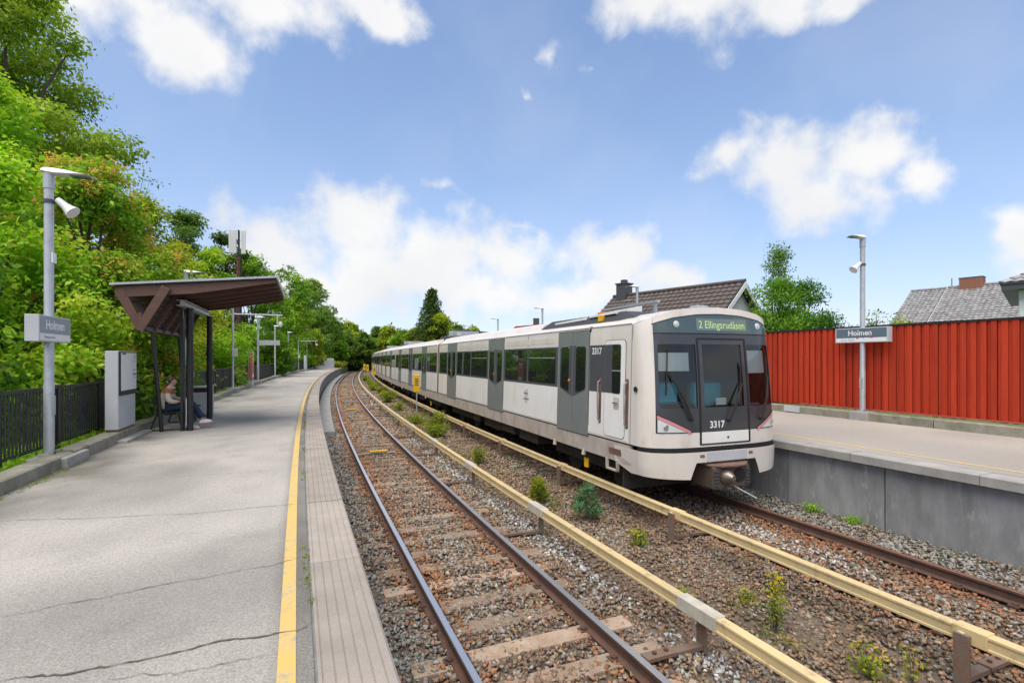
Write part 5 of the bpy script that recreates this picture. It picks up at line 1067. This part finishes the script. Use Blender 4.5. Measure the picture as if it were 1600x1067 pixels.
# ------------------------------------------------------------------ trees and plants
def leafcloud(name, clumps, L, material, parent, seed, k=7, spread=.16, wid=.56, up=.5, droop=.25, tvar=.16, shell=.45, hl=.55):
    """clumps: (x, y, z, rx, rz, leaves, tint). Many leaf-sized folded quads in twig groups"""
    g = np.random.default_rng(seed); PO = []; OU = []; TI = []
    for cx, cy, cz, rx, rz, n, ti in clumps:
        nt = max(1, int(n/k)); d = g.normal(size=(nt, 3)); d /= np.linalg.norm(d, axis=1)[:, None]; rad = (shell+(1.05-shell)*g.random(nt)**.6)[:, None]
        tw = d*rad*np.array([rx, rx, rz])
        lv = np.repeat(tw, k, 0)+g.normal(size=(nt*k, 3))*np.array([spread, spread, spread*.55]); PO.append(lv+np.array([cx, cy, cz])); OU.append(np.repeat(d, k, 0))
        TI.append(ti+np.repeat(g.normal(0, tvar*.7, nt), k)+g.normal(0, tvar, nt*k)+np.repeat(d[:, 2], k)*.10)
    P = np.concatenate(PO); O = np.concatenate(OU); T = np.clip(np.concatenate(TI), 0, 1); n = len(P)
    nrm = O*.55+np.array([0, 0, up])+g.normal(0, .42, (n, 3)); nrm /= np.linalg.norm(nrm, axis=1)[:, None]
    ax = O*.6+g.normal(0, .6, (n, 3))-np.array([0, 0, droop]); ax -= nrm*(ax*nrm).sum(1)[:, None]; ax /= np.linalg.norm(ax, axis=1)[:, None]+1e-9; sd = np.cross(nrm, ax)
    l = (L*np.clip(g.normal(1, .25, n), .5, 1.6))[:, None]; fold = nrm*l*.10
    V = np.stack([P, P+ax*l*hl*.85+sd*l*wid*.5+fold, P+ax*l, P+ax*l*hl*.85-sd*l*wid*.5+fold], 1).reshape(-1, 3)
    me = bpy.data.meshes.new(name); me.vertices.add(n*4); me.vertices.foreach_set('co', V.astype(np.float32).ravel()); me.loops.add(n*4); me.loops.foreach_set('vertex_index', np.arange(n*4, dtype=np.int32)); me.polygons.add(n); me.polygons.foreach_set('loop_start', (np.arange(n)*4).astype(np.int32)); me.update(calc_edges=True)
    a = me.attributes.new('tint', 'FLOAT', 'POINT'); a.data.foreach_set('value', np.repeat(T, 4).astype(np.float32)); return fin(name, me, material, parent)
def envelope(shape, u):
    if shape == 'round': return math.sqrt(max(0, 1-(2*u-1)**2))*.92+.08
    if shape == 'egg': return (math.sin(math.pi*min(1, u**.7*1.0)))**.7 if u > 0 else .2
    if shape == 'cone': return (1-u)**.85
    if shape == 'column': return min(1, (1-u)*2.2)**.6*min(1, .5+u*2)
    if shape == 'skirt': return min(1, (1.02-u)*1.7)**.55      # full down to the ground
    return 1
def tree_at(name, label, x, y, z0, h, r, material, seed, L=.12, n=16000, ncl=46, rc=.8, shape='egg', base=.12, lean=(0, 0), bark=BARK, grp='trees behind the railing', seeds=None, tint=.5, tr=.13, cat='tree', **kw):
    rr_ = random.Random(seed); t = thing(name, label, cat, (x, y, z0), 0, grp); cl = []; tot = 0
    for i in range(ncl):
        u = rr_.random()**.85; e = envelope(shape, u)*r; a = rr_.uniform(0, 2*math.pi); q = e*(.35+.65*math.sqrt(rr_.random())); s_ = rc*rr_.uniform(.6, 1.3)*(1-.35*u)
        cl.append([math.cos(a)*q+lean[0]*u, math.sin(a)*q+lean[1]*u, h*(base+(1-base)*u)-s_*.35, s_, s_*rr_.uniform(.55, .85), s_*s_, tint+rr_.gauss(0, .13)]); tot += s_*s_
    for c in cl: c[5] = n*c[5]/tot
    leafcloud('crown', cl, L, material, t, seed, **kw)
    if seeds:                                     # hanging bunches of ripe winged seeds on the sunny side
        sc_ = []
        for c in rr_.sample(cl, min(len(cl), seeds[0])):
            for q in range(seeds[1]): a = rr_.uniform(0, 6.28); sc_.append((c[0]+math.cos(a)*c[3]*.9, c[1]+math.sin(a)*c[3]*.9, c[2]+rr_.uniform(-.3, .8)*c[4], .15, .16, 26, .86))
        leafcloud('seed_bunches', sc_, .085, G_SEED, t, seed+1, k=6, spread=.07, tvar=.09)
    b = MB(); top = Vector((lean[0]*.8, lean[1]*.8, h*.86)); pts = [Vector((0,0,0)).lerp(top, q/6)+Vector((rr_.gauss(0,.05), rr_.gauss(0,.05), 0))*(q > 0) for q in range(7)]
    b.tube(pts, [tr*(1-.85*q/6)*(1.25 if q == 0 else 1) for q in range(7)], 8)
    for c in rr_.sample(cl, min(len(cl), 16)):
        c = Vector(c[:3]); s_ = pts[0].lerp(top, min(.85, max(.1, (c.z/h)*.62))); m_ = s_.lerp(c, .55)+Vector((0,0,.15*(c-s_).length)); b.tube([s_, m_, c], [tr*.38, tr*.22, tr*.07], 6)
    b.build('trunk', bark, t, True); return t
def spruce_at(label, x, y, z0, h, r, seed, n=9000, L=.3, grp='conifers beyond the bend', name='spruce_tree', material=G_SPRUCE):
    rr_ = random.Random(seed); t = thing(name, label, 'tree', (x, y, z0), 0, grp); cl = []; lv = 20
    for j in range(lv):
        u = j/lv; rad = r*(1-u)**.9+.1; nb = max(4, int(9*(1-u)+4)); a0 = rr_.random()*6
        for i in range(nb):
            a = a0+i*6.283/nb+rr_.gauss(0, .2); l = rad*rr_.uniform(.75, 1.1)
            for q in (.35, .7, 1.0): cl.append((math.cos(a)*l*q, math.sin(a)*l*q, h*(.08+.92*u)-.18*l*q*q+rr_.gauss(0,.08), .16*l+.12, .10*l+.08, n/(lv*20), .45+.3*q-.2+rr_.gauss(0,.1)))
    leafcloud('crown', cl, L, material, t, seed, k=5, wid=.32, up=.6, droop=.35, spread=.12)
    b = MB(); b.tube([(0,0,0),(0,0,h)], [h*.018+.05, .02], 8); b.build('trunk', BARK, t, True); return t
T = tree_at
# near wall of trees along the left platform, from the camera outwards
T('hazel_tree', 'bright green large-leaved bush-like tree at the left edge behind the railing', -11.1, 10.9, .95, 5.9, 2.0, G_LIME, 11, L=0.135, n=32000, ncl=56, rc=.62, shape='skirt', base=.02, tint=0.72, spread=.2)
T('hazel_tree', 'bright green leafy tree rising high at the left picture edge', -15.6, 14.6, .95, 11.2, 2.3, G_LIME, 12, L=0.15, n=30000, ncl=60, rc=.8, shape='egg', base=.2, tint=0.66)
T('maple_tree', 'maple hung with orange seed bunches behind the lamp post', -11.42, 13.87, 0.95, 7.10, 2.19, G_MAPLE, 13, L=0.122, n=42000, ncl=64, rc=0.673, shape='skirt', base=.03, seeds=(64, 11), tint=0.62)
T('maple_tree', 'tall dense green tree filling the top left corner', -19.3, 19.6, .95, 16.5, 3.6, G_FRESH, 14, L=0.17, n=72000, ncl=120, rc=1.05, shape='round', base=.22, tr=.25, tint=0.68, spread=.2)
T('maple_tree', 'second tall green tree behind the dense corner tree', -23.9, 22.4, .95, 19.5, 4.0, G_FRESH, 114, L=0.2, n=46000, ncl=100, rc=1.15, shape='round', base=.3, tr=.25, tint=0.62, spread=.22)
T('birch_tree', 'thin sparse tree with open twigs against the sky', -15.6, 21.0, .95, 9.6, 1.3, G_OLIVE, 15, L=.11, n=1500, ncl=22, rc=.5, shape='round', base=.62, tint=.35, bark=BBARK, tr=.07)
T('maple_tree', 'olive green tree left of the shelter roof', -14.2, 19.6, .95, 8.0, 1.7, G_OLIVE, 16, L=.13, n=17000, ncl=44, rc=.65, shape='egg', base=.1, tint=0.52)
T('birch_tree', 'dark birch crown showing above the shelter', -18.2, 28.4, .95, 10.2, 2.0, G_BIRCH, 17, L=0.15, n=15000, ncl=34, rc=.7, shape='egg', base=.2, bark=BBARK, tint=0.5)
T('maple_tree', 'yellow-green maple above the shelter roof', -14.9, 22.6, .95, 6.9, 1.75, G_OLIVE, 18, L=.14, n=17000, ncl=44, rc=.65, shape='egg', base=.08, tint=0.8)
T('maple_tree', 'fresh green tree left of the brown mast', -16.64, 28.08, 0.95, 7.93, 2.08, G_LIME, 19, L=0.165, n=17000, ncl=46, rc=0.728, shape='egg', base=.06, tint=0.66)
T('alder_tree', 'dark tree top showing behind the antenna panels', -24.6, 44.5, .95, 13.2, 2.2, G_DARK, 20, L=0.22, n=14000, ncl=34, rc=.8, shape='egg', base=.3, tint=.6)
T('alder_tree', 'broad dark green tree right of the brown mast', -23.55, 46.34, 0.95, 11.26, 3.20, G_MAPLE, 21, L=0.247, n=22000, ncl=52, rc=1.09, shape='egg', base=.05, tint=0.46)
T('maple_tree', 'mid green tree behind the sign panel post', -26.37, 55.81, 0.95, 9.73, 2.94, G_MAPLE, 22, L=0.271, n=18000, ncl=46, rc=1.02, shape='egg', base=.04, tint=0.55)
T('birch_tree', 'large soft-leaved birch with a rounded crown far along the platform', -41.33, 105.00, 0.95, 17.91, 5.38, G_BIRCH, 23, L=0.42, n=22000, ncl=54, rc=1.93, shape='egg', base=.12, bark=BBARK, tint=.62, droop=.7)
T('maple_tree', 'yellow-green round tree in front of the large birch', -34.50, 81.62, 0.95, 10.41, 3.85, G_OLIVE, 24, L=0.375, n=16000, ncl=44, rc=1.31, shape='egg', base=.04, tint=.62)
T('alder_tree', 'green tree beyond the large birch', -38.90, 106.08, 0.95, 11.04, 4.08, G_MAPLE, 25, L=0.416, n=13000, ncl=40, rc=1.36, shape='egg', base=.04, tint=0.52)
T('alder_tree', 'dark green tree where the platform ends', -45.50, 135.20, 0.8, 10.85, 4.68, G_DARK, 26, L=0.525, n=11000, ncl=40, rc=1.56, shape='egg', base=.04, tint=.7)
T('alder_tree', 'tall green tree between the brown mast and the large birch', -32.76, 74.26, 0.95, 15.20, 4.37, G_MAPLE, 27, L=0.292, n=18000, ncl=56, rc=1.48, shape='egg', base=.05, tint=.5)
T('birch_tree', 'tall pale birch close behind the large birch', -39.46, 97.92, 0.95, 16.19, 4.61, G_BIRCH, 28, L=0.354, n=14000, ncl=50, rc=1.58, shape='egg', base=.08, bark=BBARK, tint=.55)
# understorey behind the railing: one built bush per kind, copied
bushes = []
for k, (m_, sd, ti, ad) in enumerate(((G_LIME, 41, .5, 'bright green'), (G_MAPLE, 42, .48, 'mid green'), (G_MAPLE, 43, .36, 'deep green'), (G_OLIVE, 44, .5, 'olive-yellow'))):
    bushes.append(T('shrub', 'leafy '+ad+' shrub growing against the back of the railing', 0, 0, 0, 3.1, 1.5, m_, sd, L=.125, n=10500, ncl=40, rc=.5, shape='skirt', base=.03, grp='shrubs behind the railing', tr=.05, tint=ti, cat='shrub'))
    bushes[-1]['used'] = 0
rb = random.Random(3); s = 8.6; k = 0
while s < 100:
    src = bushes[k % 4]; o = src if not src['used'] else copy_tree(src); src['used'] = 1; z = rb.uniform(.8, 1.15)*(1 if s < 40 else 1.25)
    o.location = trk(s, -7.45-rb.uniform(0, .5)-(.55 if s > 40 else 0), .92); o.scale = (z, z, z*rb.uniform(.8, 1.25)); o.rotation_euler = (0, 0, rb.uniform(0, 6.28)); s += rb.uniform(1.7, 2.4)*(1 if s < 40 else 1.35); k += 1
for o in bushes: del o['used']
# far trees round the bend
ft = [T('tree', ad+' tree in the far wood that closes the view up the line', 0, 0, 0, 9, 3.2, m_, sd, L=.5, n=7500, ncl=44, rc=1.25, shape='egg', base=.05, grp='far wood round the bend', tint=ti) for m_, sd, ti, ad in ((G_MAPLE, 51, .42, 'mid green'), (G_DARK, 52, .75, 'dark'), (G_BIRCH, 53, .5, 'grey-green'), (G_OLIVE, 54, .42, 'yellow-green'))]
used = set(); rb = random.Random(8); spots = []
for k in range(16): spots.append((-46+k*2.35+rb.uniform(-1, 1), 128+rb.uniform(-8, 14), rb.uniform(.85, 1.15)))
for k in range(12): spots.append((-62+k*4.6+rb.uniform(-1, 1), 158+rb.uniform(-8, 14), rb.uniform(1.15, 1.5)))
for k in range(7): spots.append((-41+k*.7+rb.uniform(-1, 1), 101+k*3.2, rb.uniform(.6, .9)))
for k in range(9): spots.append((-18+k*1.2+rb.uniform(-1, 1), 96+rb.uniform(-10, 16), rb.uniform(.75, 1.0)))
for k, (x, y, z) in enumerate(spots):
    i = k % 4; o = ft[i] if i not in used else copy_tree(ft[i]); used.add(i); o.location = (x, y, .3); o.scale = (z, z, z); o.rotation_euler = (0, 0, rb.uniform(0, 6.28))
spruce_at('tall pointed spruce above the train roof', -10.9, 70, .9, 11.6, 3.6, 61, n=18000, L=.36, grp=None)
T('lime_tree', 'yellowish broad tree right of the tall spruce', -9.6, 68.5, .9, 7.8, 2.2, G_OLIVE, 62, L=0.28, n=11000, ncl=40, rc=.8, base=.05, grp='trees around the tall spruce', tint=.42)
T('lime_tree', 'green broad tree left of the tall spruce', -12.8, 71, .9, 7.2, 2.3, G_OLIVE, 63, L=0.28, n=11000, ncl=40, rc=.8, base=.05, grp='trees around the tall spruce', tint=.36)
T('lime_tree', 'low green tree left of the spruce group behind the train', -16.8, 80, .9, 6.2, 2.6, G_MAPLE, 64, L=0.28, n=11000, ncl=36, rc=.9, base=.05, grp='trees around the tall spruce', tint=.4)
s1 = spruce_at('small dark spruce on the skyline at the bend', -34.5, 150, .5, 9.5, 2.0, 65, n=4500, L=.5)
for x, y, z in ((-32.0,152,.92),(-30.6,148,1.0),(-27.5,150,.85)): o = copy_tree(s1); o.location = (x, y, .5); o.scale = (z, z, z)
# garden trees behind the red fence
T('thuja', 'bright green bushy garden conifer behind the red fence', 10.45, 20.4, 1.05, 4.95, 1.35, G_THUJA, 71, L=.13, n=15000, ncl=56, rc=.5, shape='skirt', base=.02, grp='garden trees behind the red fence', tint=.62, droop=-.6, up=.2, wid=.4)
T('thuja', 'darker green bushy garden conifer beside the bright one', 12.3, 21.6, 1.05, 4.95, 1.3, G_THUJA, 72, L=.13, n=13000, ncl=50, rc=.5, shape='skirt', base=.02, grp='garden trees behind the red fence', tint=.38, droop=-.6, up=.2, wid=.4)
T('thuja', 'low green hedge bush by the sign post behind the fence', 14.0, 21.8, 1.05, 3.1, 1.5, G_THUJA, 73, L=.13, n=9000, ncl=40, rc=.45, shape='skirt', base=.02, grp='garden trees behind the red fence', tint=.55, droop=-.5, up=.2, wid=.4)
T('birch_tree', 'small thin birch top above the garden conifers', 12.0, 23.0, 1.05, 7.0, .75, G_BIRCH, 74, L=.10, n=3400, ncl=26, rc=.36, shape='cone', base=.5, grp='garden trees behind the red fence', tint=.5, bark=BBARK, tr=.05)
T('apple_tree', 'sparse garden tree right of the sign post', 19.2, 27.0, 1.05, 4.4, 1.7, G_OLIVE, 75, L=.12, n=4200, ncl=36, rc=.5, shape='round', base=.3, grp='garden trees behind the red fence', tint=.3)

# plants on the ballast
def pine_at(label, s, o, h, r, seed, material=G_PINE, n=2600, name='pine_seedling'):
    rr_ = random.Random(seed); p = trk(s, o, -.21); t = thing(name, label, 'plant', p, 0, 'seedlings on the ballast'); cl = []
    b = MB(); b.tube([(0,0,0),(.02,0,h*.5),(0,0,h)], [.014,.010,.004], 6)
    for i in range(15):
        u = rr_.uniform(.25, 1); a = rr_.uniform(0, 6.28); l = r*(1.05-u*.75)*rr_.uniform(.6, 1); c = (math.cos(a)*l, math.sin(a)*l, h*u); b.tube([(0,0,h*(u-.2)), c], [.006,.003], 5); cl.append((*c, .055, .075, n/16, .5+rr_.gauss(0,.15)))
    cl.append((0,0,h,.04,.07,n/16,.6)); leafcloud('needles', cl, .085, material, t, seed, k=6, wid=.12, up=.1, droop=-.7, spread=.03); b.build('stem', BARK, t)
pine_at('blue-green pine seedling between the two third rails', 8.73, 3.45, .62, .30, 81)
pine_at('small yellow-green spruce seedling left of the pine seedling', 10.2, 3.15, .42, .17, 82, G_WEED, 2600, 'spruce_seedling')
def weed_at(label, s, o, h, r, seed, material=G_WEED, n=500, L=.05, tint=.5, stems=8, flower=False, grp='weeds on the ballast', z=-.21):
    rr_ = random.Random(seed); p = trk(s, o, z); t = thing('weed', label, 'weed', p, 0, grp); b = MB(); cl = []
    for i in range(stems):
        a = rr_.uniform(0, 6.28); q = r*rr_.uniform(.1, 1); hh = h*rr_.uniform(.55, 1); e = (math.cos(a)*q, math.sin(a)*q, hh); b.tube([(math.cos(a)*q*.3, math.sin(a)*q*.3, 0), (math.cos(a)*q*.7, math.sin(a)*q*.7, hh*.6), e], [.005,.004,.002], 5)
        for w in (.35, .6, .85, 1): cl.append((e[0]*w, e[1]*w, e[2]*w, .05+r*.10, .06+h*.07, n/(stems*4), tint+rr_.gauss(0,.12)+(.75 if flower and w == 1 else 0)))
    leafcloud('leaves', cl, L, material, t, seed, k=4, wid=.42, spread=.04); b.build('stems', BARK if not flower else G_WEED and BARK, t); return t
weed_at('tall goldenrod with yellow flower tips beside the near third rail', 4.62, 3.36, .62, .07, 91, n=520, stems=5, flower=True, tint=.36, L=.045)
weed_at('low bright green tuft near the pine seedling', 7.4, 3.6, .20, .14, 92, n=420, tint=.6)
weed_at('tiny green sprig on brown ballast left of the goldenrod', 5.3, 3.66, .12, .08, 93, n=160, tint=.6)
weed_at('tiny yellow-green sprig beside the cream joint box', 5.65, 2.96, .12, .07, 94, n=120, tint=.62)
weed_at('pale spindly weed at the bottom right edge', 3.75, 3.5, .28, .16, 95, n=260, tint=.55)
weed_at('thin yellow weed stalk near the far steel bracket', 3.5, 3.75, .42, .03, 98, n=90, tint=.6, stems=2)
weed_at('yellow-green weed clump left of the spruce seedling', 14.3, 3.15, .45, .18, 96, n=700, tint=.5, L=.06)
for i, (s, o, h, r, n, l) in enumerate(((19.6,3.2,.6,.55,1900,'wide yellow-green weed patch below the yellow box'),(21.4,3.5,.75,.6,2200,'tall yellow-green weeds just left of the yellow box post'),(23.6,3.2,.45,.5,1200,'low weeds behind the yellow box post'),(30,3.3,.5,.5,900,'sparse weeds beyond the yellow box'))):
    weed_at(l, s, o, h, r, 110+i, n=n, L=.07, tint=.5, stems=18)
wp = weed_at('green weed hedge between the tracks near the bend', 36, 3.3, .8, .8, 120, n=2600, L=.09, tint=.5, stems=24, grp='weed hedge between the tracks')
for i in range(12): o = copy_tree(wp); o.location = trk(38+i*3.6, 3.3+rb.uniform(-.3,.3), -.21); z = rb.uniform(.5, .85); o.scale = (z, z, z); o.rotation_euler = (0, 0, rb.uniform(0, 6.28))
wb_ = weed_at('tall yellow-green weed on the bank past the platform end', 100, -2.2, 1.3, 1.3, 121, n=2600, L=.16, tint=.62, stems=26, grp='weeds on the bank past the platform', z=.8)
for i in range(16): o = copy_tree(wb_); o.location = trk(100+i*3.5, -2.4+rb.uniform(-1.2,.6), .6); z = rb.uniform(.8, 1.3); o.scale = (z, z, z); o.rotation_euler = (0, 0, rb.uniform(0, 6.28))
for i, (s, o, l) in enumerate(((7.4,7.62,'green tuft at the foot of the right platform wall, nearer the camera'),(6.6,7.6,'grass tuft beside the wall joint at the foot of the right platform'),(10.3,7.6,'weed tuft at the wall foot by the train nose'))): weed_at(l, s, o, .16, .16, 130+i, G_LIME, n=260, tint=.5, L=.045, z=-.16)
g = np.random.default_rng(33); cl = []
for i in range(330):
    s = g.uniform(3, 34); o = g.choice([3.3, 3.3, 2.75, 3.9])+g.normal(0, .28)
    if vnoise(np.array([s]), np.array([o]), 1.2, 35)[0] > .48: p = trk(s, o, 0); h_ = g.uniform(.02, .12); cl.append((p.x, p.y, -.20+h_, .05+g.random()*.09, h_, g.integers(10, 46), g.uniform(.1, .7)))
tag(leafcloud('ground_cover', cl, .042, G_WEED, None, 8, k=3, spread=.05, wid=.3, up=.3), 'sparse low weeds and dry stems scattered over the ballast between the tracks', 'weeds', kind='stuff')
# moss and grass in the joints of the platform (uncountable)
g = np.random.default_rng(21); cl = []
for i in range(420):
    s = g.uniform(2.2, 30); o = -1.372+g.normal(0, .012)
    if vnoise(np.array([s]), np.array([0.]), .6, 31)[0] > .55: p = trk(s, o, PZ); cl.append((p.x, p.y, PZ+.006, .018, .014, 14, .5))
for i in range(900):
    s = g.uniform(6.5, 40); o = -4.73+abs(g.normal(0, .06))
    if vnoise(np.array([s]), np.array([3.]), .7, 32)[0] > .5: p = trk(s, o, PZ); cl.append((p.x, p.y, PZ+.008, .03, .016, 14, .42))
tag(leafcloud('moss', cl, .018, G_WEED, None, 5, k=4, spread=.012), 'green moss and grass in the joints of the asphalt platform', 'moss', kind='stuff')
cl = []
for i in range(2600):
    s = g.uniform(7.5, 40); p = trk(s, -5.12-g.random()*.9, 1.0); cl.append((p.x, p.y, PZ+.12*g.random()-.02, .06, .12, 18, .55))
tag(leafcloud('grass', cl, .10, G_LIME, None, 6, k=6, spread=.05, wid=.14, up=.1, droop=-.8), 'green grass fringe growing under the railing', 'grass', kind='stuff')
